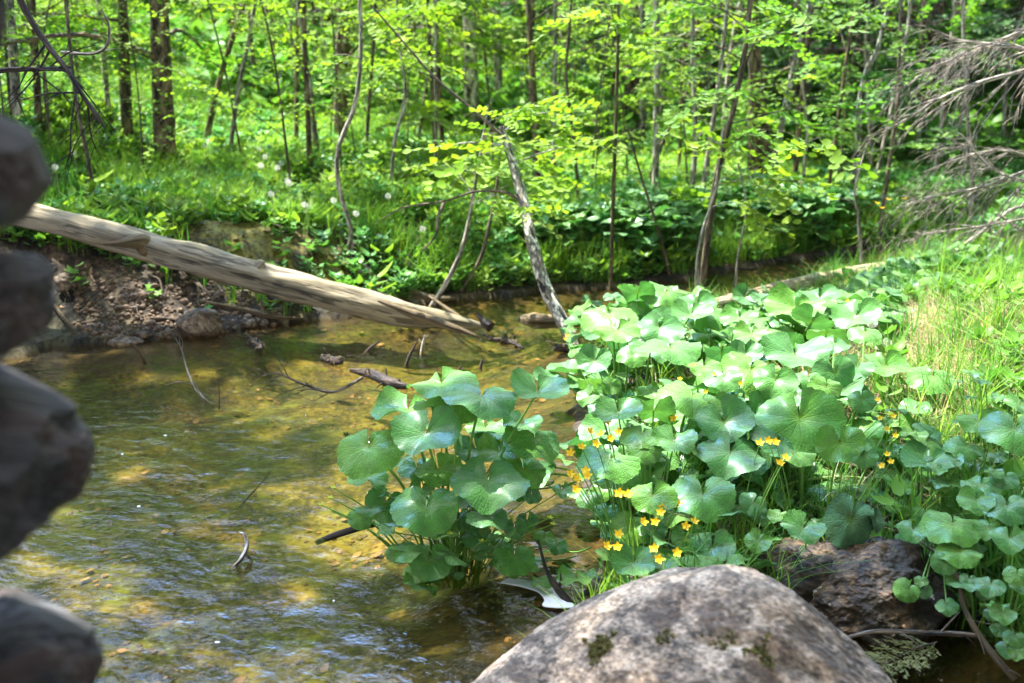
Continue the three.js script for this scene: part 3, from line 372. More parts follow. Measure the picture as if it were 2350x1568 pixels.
// ---------------------------------------------------------------- marsh marigolds
function veinField(x, y) { // x, y in leaf radii, the notch at +y: 0 flat, 1 on a vein
  const rho = Math.hypot(x, y), th = Math.atan2(x, -y); let h = 0;
  for (let k = -6; k <= 6; k++) { const a = k * 0.43, b = a + 0.12 * Math.sign(k) * rho * rho * 0.6; h = Math.max(h, Math.exp(-(((th - b) * Math.max(rho, 0.12) / 0.012) ** 2)) * (1 - 0.5 * rho)); for (const s of [-1, 1]) if (rho > 0.42) { const c = b + s * 0.36 * (rho - 0.42); h = Math.max(h, 0.75 * Math.exp(-(((th - c) * rho / 0.010) ** 2)) * (1 - 0.4 * rho)); } }
  return h;
}
const cellN = (u, v) => { const f = 26, x = u * f, y = v * f, ix = Math.floor(x), iy = Math.floor(y); let a = 9, b = 9; for (let j = -1; j < 2; j++) for (let i = -1; i < 2; i++) { const cx = ix + i, cy = iy + j, h1 = Math.abs(Math.sin(cx * 127.1 + cy * 311.7) * 43758.5) % 1, h2 = Math.abs(Math.sin(cx * 269.5 + cy * 183.3) * 43758.5) % 1, d = Math.hypot(cx + h1 - x, cy + h2 - y); if (d < a) { b = a; a = d; } else if (d < b) b = d; } return clamp((b - a) * 2.2); };
const mgBump = dataTex(640, 640, (u, v) => { const x = (u - 0.5) * 2.4, y = (v - 0.5) * 2.4; return [0.70 - 0.42 * veinField(x, y) - 0.2 * (1 - cellN(u, v)) + 0.2 * fbm(x * 5, y * 5, 3, 2)]; });
const mgTex = dataTex(640, 640, (u, v) => { const x = (u - 0.5) * 2.4, y = (v - 0.5) * 2.4, q = veinField(x, y), rho = Math.hypot(x, y), c = Math.exp(-((rho / 0.16) ** 2)), n = 0.86 + 0.12 * fbm(x * 2, y * 2, 7, 4), k = 0.06 * (cellN(u, v) - 0.5); return [n + k + 0.10 * q + 0.25 * c, n + k + 0.06 * q + 0.1 * c, n + k + 0.04 * q - 0.2 * c]; }, true);
function marigoldGeo(seed, na, nr) {
  const r = rng(seed), gap = rr(0.04, 0.3, r), cup = rr(-0.34, 0.16, r), w3 = rr(0.06, 0.22, r), w5 = rr(0.04, 0.13, r), lobe = rr(0.05, 0.4, r), bend = rr(-0.25, 0.25, r), f1 = r() * 6.3, f2 = r() * 6.3, fold = rr(-0.05, 0.28, r), lop = rr(-0.06, 0.06, r), pos = [0, 0, 0], uv = [0.5, 0.5], idx = [];
  for (let i = 1; i <= nr; i++) for (let j = 0; j <= na; j++) {
    const rho = (i / nr) ** 0.9, e = Math.PI - gap, th = lerp(-e, e, j / na), q = Math.abs(th) / e;
    let R = (1 + 0.05 * Math.cos(2 * th + Math.PI) + lop * Math.sin(th)) * (1 - 0.30 * q ** 9) + 0.05 * fbm(Math.cos(th) * 1.5 + seed, Math.sin(th) * 1.5, 0, 2); if (i === nr) R *= 1 + 0.02 * Math.sin(th * 21) + 0.012 * Math.sin(th * 47);
    const x = R * rho * Math.sin(th), y = -R * rho * Math.cos(th);
    const z = cup * rho * rho + rho * rho * (w3 * Math.sin(3 * th + f1) + w5 * rho * Math.sin(6 * th + f2)) + fold * Math.abs(x) * 0.6 + 0.10 * (Math.exp(-((rho / 0.25) ** 2)) - 1) * -0.6 + lobe * q ** 5 * rho + bend * x * y + 0.03 * fbm(x * 3 + seed, y * 3, 0, 2) * rho;
    pos.push(x, y, z); uv.push(x / 2.4 + 0.5, y / 2.4 + 0.5);
  }
  const w = na + 1; for (let j = 0; j < na; j++) { idx.push(0, 1 + j, 2 + j); for (let i = 0; i < nr - 1; i++) { const a = 1 + i * w + j, b = a + w; idx.push(a, b, a + 1, a + 1, b, b + 1); } }
  return geo(pos, idx, uv);
}
const MG = Array.from({ length: 10 }, (_, k) => marigoldGeo(20 + k, 84, 8)), MGs = Array.from({ length: 6 }, (_, k) => marigoldGeo(60 + k, 34, 4));
const mgm = (r, g, b, o = {}) => leafMat(r, g, b, { through: 0.34, coat: 0.6, coatR: 0.35, extra: { map: mgTex, bumpMap: mgBump, bumpScale: 0.0042 }, ...o });
const MGM = [mgm(0.11, 0.34, 0.05), mgm(0.13, 0.37, 0.045, { coat: 0.45 }), mgm(0.09, 0.30, 0.055, { coat: 0.7 }), mgm(0.15, 0.385, 0.04, { coat: 0.4 })], MGwilt = mgm(0.085, 0.20, 0.075, { through: 0.15, coat: 0.15 });
M.stalk = leafMat(0.14, 0.30, 0.045, { through: 0.15, coat: 0.3 }); M.stalkPale = leafMat(0.34, 0.44, 0.14, { through: 0.15, coat: 0.3 });
M.petal = leafMat(0.85, 0.55, 0.012, { through: 0.3, coat: 0.3 }); M.bud = leafMat(0.45, 0.5, 0.03, { through: 0.2 });
const flowerGeo = [1, 2, 3].map(s => { const r = rng(s * 17), o = { pos: [], uv: [], idx: [] }, n = 5; for (let k = 0; k < n; k++) { const a = k / n * 6.283 + rr(-0.12, 0.12, r), d = V(Math.cos(a), rr(0.1, 0.55, r), Math.sin(a)); oneLeaf(o, V(0, 0, 0), d, V(-d.x * 0.4, 1, -d.z * 0.4), 1, 0.6); } for (let k = 0; k < 8; k++) { const a = k * 0.785; oneLeaf(o, V(0, 0.03, 0), V(Math.cos(a) * 0.5, 1, Math.sin(a) * 0.5), V(Math.cos(a), 0, Math.sin(a)), 0.32, 0.08); } return geo(o.pos, o.idx, o.uv); });
const camRight = V(1, 0, 0);
// the turn of a leaf that shows in the photo as w by h, notch pointing at angle phi (degrees), leaning by roll
function leafTurn(p, ratio, phi, roll, back) {
  const c = V(0, EYE, 0).sub(p).normalize(), up0 = V(0, 1, 0).addScaledVector(c, -c.y).normalize(), rt = up0.clone().cross(c).normalize(), al = Math.asin(clamp(ratio, 0.12, 0.99)), ro = roll * Math.PI / 180;
  const up = up0.clone().multiplyScalar(Math.cos(ro)).addScaledVector(rt, Math.sin(ro)), n = c.clone().multiplyScalar(Math.sin(al) * (back ? -1 : 1)).addScaledVector(up, Math.cos(al)).normalize();
  const f = phi * Math.PI / 180, e = rt.clone().multiplyScalar(Math.cos(f)).addScaledVector(up0, Math.sin(f)), yv = e.addScaledVector(c, -e.dot(n) / c.dot(n)).normalize(); yv.addScaledVector(n, -yv.dot(n)).normalize(); const xv = yv.clone().cross(n);
  return new THREE.Quaternion().setFromRotationMatrix(new THREE.Matrix4().makeBasis(xv, yv, n));
}
function plant(name, label, base, group) { return thing(name, label, 'plant', base, group); }
let lk = 0;
function addLeaf(root, p, q, R, m, o = {}) {
  const small = R < 0.045, set = small ? MGs : MG, l = mesh('leaf', set[(lk = lk + 1) % set.length], m || MGM[lk % 4], root, p.clone().sub(root.position)); l.quaternion.copy(q); l.scale.set(R, R, R);
  const foot = V((o.fx ?? rr(-0.05, 0.05)), 0, (o.fz ?? rr(-0.05, 0.05))), end = p.clone().sub(root.position), mid = foot.clone().lerp(end, 0.55); mid.x = lerp(mid.x, foot.x, 0.35); mid.z = lerp(mid.z, foot.z, 0.35); mid.y += 0.1 * end.y;
  const sr = clamp(R * 0.045, 0.0018, 0.0045); if (!o.noStalk) mesh('stalk', tube([foot, mid, end], [sr * 1.25, sr, sr * 0.8], 5, 8), M.stalk, root); return l;
}
function addFlower(root, p, R = 0.016, foot) { const f = mesh('flower', flowerGeo[(lk = lk + 1) % 3], M.petal, root, p.clone().sub(root.position)); const c = V(0, EYE, 0).sub(p).normalize(); f.quaternion.setFromUnitVectors(UPV, c.multiplyScalar(rr(0.3, 1)).add(V(rr(-0.4, 0.4), 0.6, rr(-0.3, 0.3))).normalize()); f.scale.setScalar(R); const e = p.clone().sub(root.position), a = foot || V(e.x * 0.4, 0, e.z * 0.4); mesh('stalk', tube([a, a.clone().lerp(e, 0.5).add(V(0, 0.03, 0)), e], [0.0022, 0.0016, 0.001], 4, 6), M.stalk, root); }
// clump standing in the water: [u, v, w, h, notch angle, roll, depth shift, flags] measured on the photo
{
  const base = G(1045, 1285, -0.08), D = -G(1045, 1285).z; base.z = -D; base.y = -0.06;
  const t = plant('marsh_marigold', 'marsh marigold clump with big round leaves standing in the stream', base);
  const Z = (x, y) => [705 + 0.3297 * x, 846 + 0.3297 * y];
  const L = [[935, 108, 470, 150, 100, -5, 0.10], [1212, 200, 490, 215, 80, 5, -0.02], [1050, 262, 330, 200, 95, 0, 0.02, 'd'], [1600, 168, 400, 185, 110, 12, 0.03], [700, 285, 480, 150, 60, -6, 0.08], [825, 458, 470, 320, 62, -8, -0.06], [432, 548, 490, 330, 80, -22, -0.02], [1500, 388, 265, 130, 95, 5, 0.05], [1585, 485, 400, 240, 110, 25, 0.03], [1260, 785, 540, 360, 92, 4, -0.13], [915, 705, 330, 235, 110, -4, -0.03, 'd'], [828, 968, 465, 370, 80, -6, -0.16, 'd'], [1505, 712, 320, 280, 100, 18, 0.0], [1180, 572, 320, 220, 120, 0, 0.06], [1335, 578, 300, 210, 95, 8, 0.02], [855, 1345, 300, 300, 88, -4, -0.20, 'd'], [1440, 1310, 300, 255, 85, 10, -0.16, 'd'], [1175, 1178, 200, 180, 100, 0, -0.14, 'd'], [1240, 1135, 90, 90, 60, 30, -0.14], [540, 935, 290, 300, 60, -35, -0.02, 'd'], [370, 1040, 180, 170, 60, -35, 0.0, 'd'], [1440, 1110, 170, 160, 90, 20, -0.1], [1650, 1175, 150, 110, 80, 10, -0.06, 'd'], [1740, 1235, 150, 120, 80, 10, -0.05, 'd'], [1240, 415, 260, 130, 90, 0, 0.14], [1060, 1060, 170, 160, 70, -10, -0.1, 'd'], [905, 225, 130, 110, 90, 0, 0.14, 'b'], [1770, 850, 190, 70, 90, 10, 0.0], [1420, 455, 260, 90, 60, 20, 0.10], [1560, 880, 150, 110, 90, 25, -0.04], [850, 390, 180, 90, 90, 0, 0.15], [760, 690, 240, 170, 90, -10, 0.05, 'd'], [660, 640, 150, 60, 90, -20, 0.1], [1530, 1060, 160, 130, 90, 10, -0.03, 'd']];
  for (const [zx, zy, w, h, ph, ro, dd, fl] of L) { const [u, v] = Z(zx, zy), p = P(u, v, D + dd), R = w * 0.3297 / 2 / F * (D + dd) * 1.06; addLeaf(t, p, leafTurn(p, h / w, ph, ro, fl === 'b'), R, null, { fx: clamp((p.x - base.x) * 0.3, -0.09, 0.09), fz: rr(-0.06, 0.06) }); }
  const r = rng(8); for (let i = 0; i < 52; i++) { const a = r() * 6.3, q = rr(0.05, 0.27, r), p = base.clone().add(V(Math.cos(a) * q, rr(0.08, 0.30, r) - 0.3 * q * q, Math.sin(a) * q * 0.8)); addLeaf(t, p, turn(r() * 6.3, rr(-0.5, 0.5, r), rr(-2.1, -1.0, r)), rr(0.025, 0.055, r), null); }
  // seed heads on long stalks
  const star = flowerGeo[0]; for (const [zx, zy, dd] of [[180, 830, 0], [160, 900, 0], [95, 950, 0], [165, 990, 0.02], [905, 1115, -0.2], [990, 1150, -0.2], [1420, 1045, -0.15], [1190, 1065, -0.15], [1215, 1205, -0.2], [1690, 1040, -0.1], [1300, 1075, -0.15], [1710, 1085, -0.1]]) { const [u, v] = Z(zx, zy), p = P(u, v, D + dd), f = mesh('seed_head', star, M.bud, t, p.clone().sub(base)); f.scale.setScalar(0.010); const e = p.clone().sub(base); mesh('stalk', tube([V(e.x * 0.35, 0.05, e.z * 0.3), V(e.x * 0.7, e.y * 0.75, e.z * 0.7), e], [0.003, 0.0024, 0.0015], 5, 7), M.stalk, t); }
}
// clumps crowding the near shore
{
  const bases = [[1440, 905, 0.04, 'marsh marigold clump leaning over the water below the birch foot'], [1640, 850, 0.1, 'marsh marigold clump behind the tall middle leaves'], [1830, 830, 0.13, 'marsh marigold clump beside the two dandelion clocks'], [1500, 1110, 0.06, 'marsh marigold clump above the row of yellow flowers'], [1650, 1090, 0.08, 'marsh marigold clump with a bare bunch of upright stalks'], [1860, 1080, 0.12, 'marsh marigold clump carrying the widest pale leaf'], [1480, 1300, 0.02, 'low marsh marigold clump with many yellow flowers behind the boulder'], [1660, 1290, 0.06, 'marsh marigold clump touching the top of the granite boulder'], [1870, 1230, 0.10, 'limp marsh marigold with pale bent stalks by the mossy boulder'], [1740, 800, 0.1, 'marsh marigold clump in front of the pale shore log'], [1960, 775, 0.13, 'marsh marigold clump at the sunny end of the shore log'], [1480, 790, 0.05, 'marsh marigold clump whose top leaves overlap the far water'], [2050, 660, 0.14, 'yellow green marsh marigold beside the tall buttercup'], [1890, 800, 0.12, 'marsh marigold clump between the shore log and the dandelion clocks'], [2085, 720, 0.14, 'marsh marigold clump where the shore log meets the grass'], [2130, 645, 0.16, 'marsh marigold clump in the sunny grass beyond the buttercup'], [2230, 615, 0.16, 'marsh marigold clump under the bleached branches']];
  const plants = bases.map(([u, v, y, label]) => { const b = G(u, v, y); b.y = height(b.x, b.z); return plant('marsh_marigold', label, b, 'marsh marigolds on the near shore'); });
  const near = p => plants.reduce((a, b) => { const da = Math.hypot(a.position.x - p.x, (a.position.z - p.z - 0.05)), db = Math.hypot(b.position.x - p.x, b.position.z - p.z - 0.05); return db < da ? b : a; });
  const Z3 = (x, y) => [1269 + 0.3297 * x, 658 + 0.3297 * y], Z4 = (x, y) => [1269 + 0.3297 * x, 987 + 0.3297 * y];
  const A = [[390, 200, 365, 170, 100, -5], [590, 50, 220, 130, 90, 0, 'b'], [780, 45, 290, 150, 80, 10], [740, 290, 330, 230, 85, 0], [445, 310, 290, 130, 80, 0, 'd'], [815, 428, 410, 130, 100, 0], [560, 478, 205, 130, 90, 0], [290, 520, 235, 190, 60, -20], [1685, 150, 360, 200, 80, 5], [2110, 210, 290, 170, 60, -18], [1090, 190, 290, 170, 70, 5], [1685, 478, 430, 220, 110, 0], [1372, 590, 400, 290, 75, 0], [1548, 650, 280, 235, 80, 0], [1715, 925, 530, 450, 100, 0], [1960, 590, 250, 270, 110, 22], [970, 768, 440, 175, 100, 5], [455, 885, 300, 165, 100, -5], [700, 865, 270, 165, 70, 0, 'b'], [1190, 950, 370, 280, 120, 0], [620, 1030, 280, 150, 80, 0], [845, 1080, 290, 175, 95, 0], [400, 1210, 400, 225, 75, 0], [1232, 1160, 425, 270, 80, 5], [690, 1460, 305, 220, 80, 0], [1045, 1450, 415, 310, 95, -3], [410, 690, 130, 130, 80, -20, 'd'], [1340, 470, 210, 160, 90, 0], [2000, 1090, 290, 270, 110, 10], [2170, 1175, 165, 150, 100, 10], [390, 1350, 150, 100, 90, 0, 'd'], [680, 1275, 180, 150, 90, 0, 'd'], [855, 1330, 120, 95, 90, 0, 'd'], [2150, 790, 170, 150, 100, 15], [250, 765, 170, 120, 40, -35], [1175, 470, 210, 130, 90, 0, 'b'], [1480, 310, 200, 95, 90, 0], [960, 200, 260, 120, 90, 0], [1300, 220, 240, 110, 90, -10], [1000, 130, 240, 120, 90, 0], [520, 250, 220, 100, 90, 10], [1620, 400, 220, 110, 90, 0, 'b'], [1900, 330, 240, 110, 90, 0, 'b'], [1960, 400, 190, 90, 90, 5], [1050, 560, 220, 110, 90, 0], [1190, 640, 240, 150, 90, -10, 'd'], [1230, 820, 200, 180, 90, 0, 'd'], [330, 840, 160, 110, 80, -15], [1380, 330, 210, 110, 90, 0], [1800, 250, 260, 120, 90, 20, 'b'], [2170, 320, 200, 100, 90, 0], [2120, 560, 190, 110, 90, 20], [1900, 700, 200, 170, 90, 15, 'd'], [1780, 640, 180, 130, 90, 0, 'd'], [640, 1130, 220, 190, 90, 0, 'd'], [940, 1230, 260, 170, 90, -10, 'd']].map(([x, y, ...k]) => [...Z3(x, y), ...k]);
  const B = [[550, 670, 260, 220, 90, 0, 'd'], [560, 930, 290, 220, 90, 0, 'd'], [920, 745, 180, 170, 90, 0, 'd'], [1110, 825, 270, 210, 90, 0, 'd'], [1075, 905, 190, 90, 90, 0, 'd'], [1740, 690, 260, 180, 70, 10], [2070, 625, 390, 400, 80, 10, 'w'], [1390, 510, 180, 160, 60, 20], [1430, 775, 170, 155, 60, -20], [380, 560, 170, 130, 90, 0, 'd'], [250, 480, 160, 120, 90, -15, 'd'], [2230, 620, 170, 110, 120, 25, 'w'], [1570, 600, 130, 90, 60, 0], [690, 700, 180, 140, 90, 0, 'd'], [780, 930, 180, 120, 90, 0, 'd']].map(([x, y, ...k]) => [...Z4(x, y), ...k]);
  for (const [u, v, w, h, ph, ro, fl] of [...A, ...B]) {
    const wp = w * 0.3297, Y = fl === 'd' && v > 1050 ? 0.14 : lerp(0.40, 0.17, sm(820, 1290, v)), p = G(u, v, Y), R = wp / 2 / F * p.distanceTo(V(0, EYE, 0)) * 1.05, rt = near(p);
    const lf = addLeaf(rt, p, leafTurn(p, h / w, ph, ro, fl === 'b'), R, fl === 'w' ? MGwilt : null, { fx: clamp((p.x - rt.position.x) * 0.6, -0.22, 0.22), fz: clamp((p.z - rt.position.z) * 0.6, -0.2, 0.2) }); if (fl === 'w') lf.scale.set(R * 0.72, R * 1.0, R * 1.9);
  }
  const r = rng(77);
  plants.forEach((t, k) => { const b = t.position, n = k === 6 || k === 7 ? 18 : 44; for (let i = 0; i < n; i++) { const a = r() * 6.3, q = (k > 8 && k !== 11 ? 0.24 : 0.34) * Math.sqrt(r()), x = b.x + Math.cos(a) * q * 1.15, z = b.z + Math.sin(a) * q; const hy = height(x, z); if (hy < -0.09) continue; const top = k < 6 || k === 11 ? 0.25 : k > 8 ? (k > 12 ? 0.17 : 0.12) : 0.13, p = V(x, hy + top * rr(0.35, 1, r) * (1 - 0.5 * q), z); if (k === 8 && i > 8) break; addLeaf(t, p, turn(r() * 6.3, rr(-0.7, 0.7, r), -1.57 + rr(-0.7, 0.8, r)), rr(0.022, k === 6 || k === 7 ? 0.05 : 0.085, r), null, { fx: (p.x - b.x) * 0.6, fz: (p.z - b.z) * 0.6 }); } });
  // yellow flowers
  const FL = [[330, 30], [260, 10], [200, 120], [120, 160], [300, 95], [120, 310], [240, 320], [230, 285], [160, 415], [460, 440], [520, 450], [760, 545], [750, 575], [875, 520], [630, 640], [710, 640], [925, 670], [985, 640], [455, 725], [450, 815], [375, 810], [705, 825], [735, 900], [865, 855], [1440, 90], [1500, 75], [1550, 85], [1580, 230], [1620, 195], [400, 60], [455, 15], [950, -120], [975, -105], [840, -80], [380, -60], [165, 340], [2290, 250], [2330, 170]].map(([x, y]) => Z4(x, y));
  for (const [u, v] of [...FL, [2020, 960], [2035, 985], [2050, 955], [2015, 918], [2055, 1000], [2045, 1060], [1640, 860], [1590, 840], [1302, 770], [1296, 778], [1770, 690], [1945, 690], [1620, 900], [1560, 870], [1700, 880]]) { const Y = v > 1150 ? 0.21 : v > 940 ? 0.34 : 0.40, p = G(u, v, Y); addFlower(near(p), p, u > 1980 ? 0.010 : v < 950 ? 0.009 : 0.0138); }
  // the limp plant's pale stalks
  const t = plants[8], S = uv => uv.map(([u, v, y]) => G(u, v, y).sub(t.position));
  for (const s of [[[1755, 1160, 0.10], [1800, 1115, 0.15], [1880, 1098, 0.17], [1960, 1095, 0.17], [2045, 1108, 0.16]], [[1815, 1170, 0.09], [1880, 1120, 0.15], [1935, 1099, 0.16]], [[1830, 1160, 0.09], [1880, 1140, 0.12], [1930, 1130, 0.12]], [[1815, 1180, 0.08], [1880, 1160, 0.10], [1940, 1135, 0.11]]]) mesh('stalk', tube(S(s), s.map((_, i) => 0.0042 - 0.0004 * i), 6, 16), M.stalkPale, t);
}
// clumps at the edge of the little pool
{
  const specs = [[2290, 1180, 0.06, 'tall marsh marigold clump with broad leaves beyond the little pool'], [2180, 1260, 0.04, 'marsh marigold clump with small leaves beside the mossy boulder'], [2310, 1400, 0.03, 'shaded marsh marigold clump with small leaves over the little pool']].map(([u, v, y, label]) => { const b = G(u, v, y); b.y = Math.max(-0.05, height(b.x, b.z)); return plant('marsh_marigold', label, b, 'marsh marigolds by the little pool'); });
  const Z = (x, y) => [1786 + 0.4604 * x, 846 + 0.4604 * y];
  for (const [x, y, w, h, ph, ro, k, Y, fl] of [[1000, 265, 190, 100, 90, 0, 0, 0.4], [1180, 305, 260, 190, 95, 0, 0, 0.4], [930, 390, 160, 85, 90, 0, 0, 0.34], [755, 480, 250, 110, 80, 0, 0, 0.3], [850, 570, 130, 60, 90, 0, 0, 0.28], [1010, 585, 160, 95, 90, 0, 0, 0.3, 'd'], [985, 660, 150, 120, 90, 0, 0, 0.28, 'd'], [1130, 545, 120, 95, 90, 15, 0, 0.32], [870, 780, 240, 150, 100, 0, 1, 0.24, 'd'], [670, 805, 150, 90, 90, 0, 1, 0.2], [730, 735, 110, 80, 90, 20, 1, 0.2], [1140, 690, 190, 140, 100, 0, 0, 0.28], [905, 915, 180, 105, 95, 0, 1, 0.2], [830, 970, 110, 110, 80, -10, 1, 0.18], [640, 1105, 110, 120, 60, -15, 1, 0.12], [725, 1110, 70, 100, 110, 20, 1, 0.12], [715, 1060, 60, 50, 90, 0, 1, 0.14], [840, 1185, 95, 75, 120, 0, 1, 0.1], [1120, 1225, 105, 85, 90, 0, 2, 0.15], [1060, 1080, 120, 90, 90, 0, 2, 0.2, 'd'], [1190, 1030, 100, 90, 90, 0, 2, 0.22], [1150, 850, 150, 110, 90, 0, 2, 0.27], [1050, 800, 120, 90, 90, 0, 0, 0.24], [1060, 1225, 60, 60, 90, 0, 2, 0.14], [880, 1065, 80, 40, 90, 0, 2, 0.14], [950, 1050, 70, 60, 90, 0, 2, 0.16], [1180, 1340, 90, 70, 90, 0, 2, 0.1, 'd'], [1140, 1400, 90, 70, 90, 0, 2, 0.08, 'd'], [1200, 1420, 80, 60, 90, 0, 2, 0.08, 'd'], [1100, 1300, 70, 60, 90, 0, 2, 0.1, 'd'], [1200, 180, 120, 60, 90, 10, 0, 0.42], [540, 660, 200, 90, 60, 10, 1, 0.15, 'd'], [600, 545, 170, 60, 60, 10, 1, 0.2]]) { const [u, v] = Z(x, y), p = G(u, v, Y), t = specs[k], R = w * 0.4604 / 2 / F * p.distanceTo(V(0, EYE, 0)) * 1.03; addLeaf(t, p, leafTurn(p, h / w, ph, ro), R, null, { fx: clamp((p.x - t.position.x) * 0.6, -0.2, 0.2), fz: clamp((p.z - t.position.z) * 0.6, -0.2, 0.2) }); }
  const r = rng(31); specs.forEach((t, k) => { for (let i = 0; i < 34; i++) { const a = r() * 6.3, q = 0.2 * Math.sqrt(r()), p = t.position.clone().add(V(Math.cos(a) * q, rr(0.06, 0.3 - 0.06 * k, r), Math.sin(a) * q)); addLeaf(t, p, turn(r() * 6.3, rr(-0.5, 0.5, r), -1.5 + rr(-0.6, 0.6, r)), rr(0.012, 0.035, r), null, { fx: (p.x - t.position.x) * 0.7, fz: (p.z - t.position.z) * 0.7 }); } });
}
{ // two leaves standing alone on the grassy bank
  for (const [u, v, w, h, fu, fv, label] of [[2030, 842, 95, 44, 2005, 935, 'single marsh marigold leaf tilted in the tall grass'], [2140, 866, 95, 55, 2090, 960, 'single marsh marigold leaf on two pale stalks over the grass']]) { const p = G(u, v, 0.34), b = G(fu, fv, 0.14); b.y = height(b.x, b.z); const t = plant('marsh_marigold', label, b, 'marsh marigolds on the near shore'); addLeaf(t, p, leafTurn(p, h / w, 110, 10), w / 2 / F * p.length() * 1.05, MGM[1], { fx: 0, fz: 0 }); if (u > 2100) mesh('stalk', tube([V(0.03, 0, 0), p.clone().sub(b).multiplyScalar(0.6).add(V(0.02, 0.02, 0)), p.clone().sub(b)], [0.004, 0.003, 0.002], 5, 8), M.stalkPale, t); }
}
// far shore clumps
{
  const r = rng(66), proto = [0, 1, 2].map(k => { const L = []; for (let i = 0; i < 26; i++) { const a = r() * 6.3, q = 0.24 * Math.sqrt(r()); L.push([V(Math.cos(a) * q, rr(0.1, 0.4, r) * (1 - q * 1.2), Math.sin(a) * q), turn(r() * 6.3, rr(-0.45, 0.45, r), -1.4 + rr(-0.5, 0.6, r)), rr(0.04, 0.09, r)]); } return L; });
  const spots = []; for (let i = 0; i < 9; i++) spots.push([rr(1180, 1360, r), rr(555, 620, r), 'bright marsh marigold clump behind the broken birch', 'marsh marigolds behind the broken birch']);
  for (let i = 0; i < 14; i++) spots.push([rr(1420, 1600, r), rr(530, 605, r), 'marsh marigold clump on the far shore behind the brown pole stem', 'marsh marigolds behind the pole stem']);
  for (let i = 0; i < 22; i++) { const u = rr(1640, 2000, r); spots.push([u, rr(480, 570 - (u - 1640) * 0.07, r), 'deep green marsh marigold clump in the large far shore patch', 'marsh marigolds of the far shore patch']); }
  for (let i = 0; i < 8; i++) spots.push([rr(2200, 2350, r), rr(540, 590, r), 'marsh marigold clump beyond the dead conifer twigs', 'marsh marigolds beyond the dead twigs']);
  for (const [u, v, label, grp] of spots) { const p = hit(u, v); if (p.y < 0) continue; const t = plant('marsh_marigold', label, p, grp), s = rr(0.75, 1.15, r), yaw = r() * 6.3, qy = turn(yaw), m = null; for (const [lp, q, R] of proto[Math.floor(r() * 3)]) { const l = mesh('leaf', MGs[(lk = lk + 1) % 6], m || MGM[lk % 4], t, lp.clone().applyQuaternion(qy).multiplyScalar(s)); l.quaternion.copy(qy).multiply(q); l.scale.setScalar(R * s); } }
}
// ---------------------------------------------------------------- grass, herbs, litter
function tuft(seed, n, h, w, bend) { const r = rng(seed), pos = [], uv = [], idx = []; for (let i = 0; i < n; i++) { const a = r() * 6.283, b = rr(0.2, 1, r) * bend, L = h * rr(0.55, 1.1, r), W = w * rr(0.6, 1.2, r), c = V(Math.cos(a), 0, Math.sin(a)), s = V(-Math.sin(a), 0, Math.cos(a)), o = V(rr(-0.03, 0.03, r), 0, rr(-0.03, 0.03, r)); const k = pos.length / 3, S = 4; for (let j = 0; j <= S; j++) { const t = j / S, p = o.clone().addScaledVector(c, b * L * t * t).add(V(0, L * (t - 0.28 * b * t * t), 0)), hw = W * (1 - t ** 1.6) * 0.5 + 0.0002; for (const q of [-1, 1]) { const x = p.clone().addScaledVector(s, q * hw); pos.push(x.x, x.y, x.z); uv.push(q, t); } if (j) { const e = k + j * 2; idx.push(e - 2, e - 1, e, e - 1, e + 1, e); } } } return geo(pos, idx, uv); }
const GR = { tall: [1, 2, 3, 4].map(k => tuft(k, 9, 0.30, 0.0045, 0.35 + 0.2 * k)), low: [4, 5].map(k => tuft(k, 12, 0.14, 0.004, 0.8)), wide: [6, 7].map(k => tuft(k, 8, 0.24, 0.009, 0.5)), dry: [8, 9].map(k => tuft(k, 14, 0.16, 0.003, 1.6)) };
const GM = { fresh: leafMat(0.19, 0.37, 0.024, { through: 0.45, coat: 0.15 }), deep: leafMat(0.09, 0.27, 0.025, { through: 0.35, coat: 0.2 }), dry: leafMat(0.50, 0.38, 0.20, { through: 0.2, coat: 0 }) };
function herb(seed, n, len, wid, up, lobed) { const r = rng(seed), o = { pos: [], uv: [], idx: [] }; for (let i = 0; i < n; i++) { const a = i * 2.4 + rr(-0.3, 0.3, r), y = len * rr(0.1, 1.3, r) * up; const d = V(Math.cos(a), rr(0.0, 0.7, r), Math.sin(a)); oneLeaf(o, V(Math.cos(a) * len * 0.15, y, Math.sin(a) * len * 0.15), d, V(rr(-0.3, 0.3, r), 1, rr(-0.3, 0.3, r)).normalize(), len * rr(0.6, 1.1, r), len * wid, lobed); } const k = o.pos.length / 3, w = 0.003; o.pos.push(-w, 0, 0, w, 0, 0, 0, len * 1.35 * up, 0); o.uv.push(0, 0, 0, 0, 0, 0); o.idx.push(k, k + 1, k + 2); return geo(o.pos, o.idx, o.uv); }
const HB = { small: [1, 2, 3].map(k => herb(k, 9, 0.05, 0.6, 1)), mid: [4, 5, 6].map(k => herb(k, 12, 0.085, 0.55, 1.5)), maple: [7, 8].map(k => herb(k, 7, 0.11, 0.95, 1.1, true)), dock: [9, 10].map(k => herb(k, 8, 0.2, 0.22, 0.25)) };
const HM = { fresh: leafMat(0.19, 0.34, 0.02, { through: 0.45, coat: 0.15 }), mid: leafMat(0.11, 0.275, 0.022, { through: 0.4, coat: 0.15 }), blue: leafMat(0.11, 0.30, 0.055, { through: 0.35, coat: 0.3 }) };
function spread(name, label, cat, set, mat, n, pick, seed, smin = 0.6, smax = 1.2) {
  const r = rng(seed), l = set.map(() => []); let made = 0, tries = 0;
  while (made < n && tries++ < n * 12) { const p = pick(r); if (!p) continue; made++; l[made % set.length].push({ p, q: turn(r() * 6.3, rr(-0.12, 0.12, r), rr(-0.12, 0.12, r)), s: rr(smin, smax, r) * (p.k || 1), c: tint(r, 0.65, 1.25) }); }
  set.forEach((g, k) => { if (l[k].length) tag(scatter(name, g, mat, l[k]), label, cat); });
}
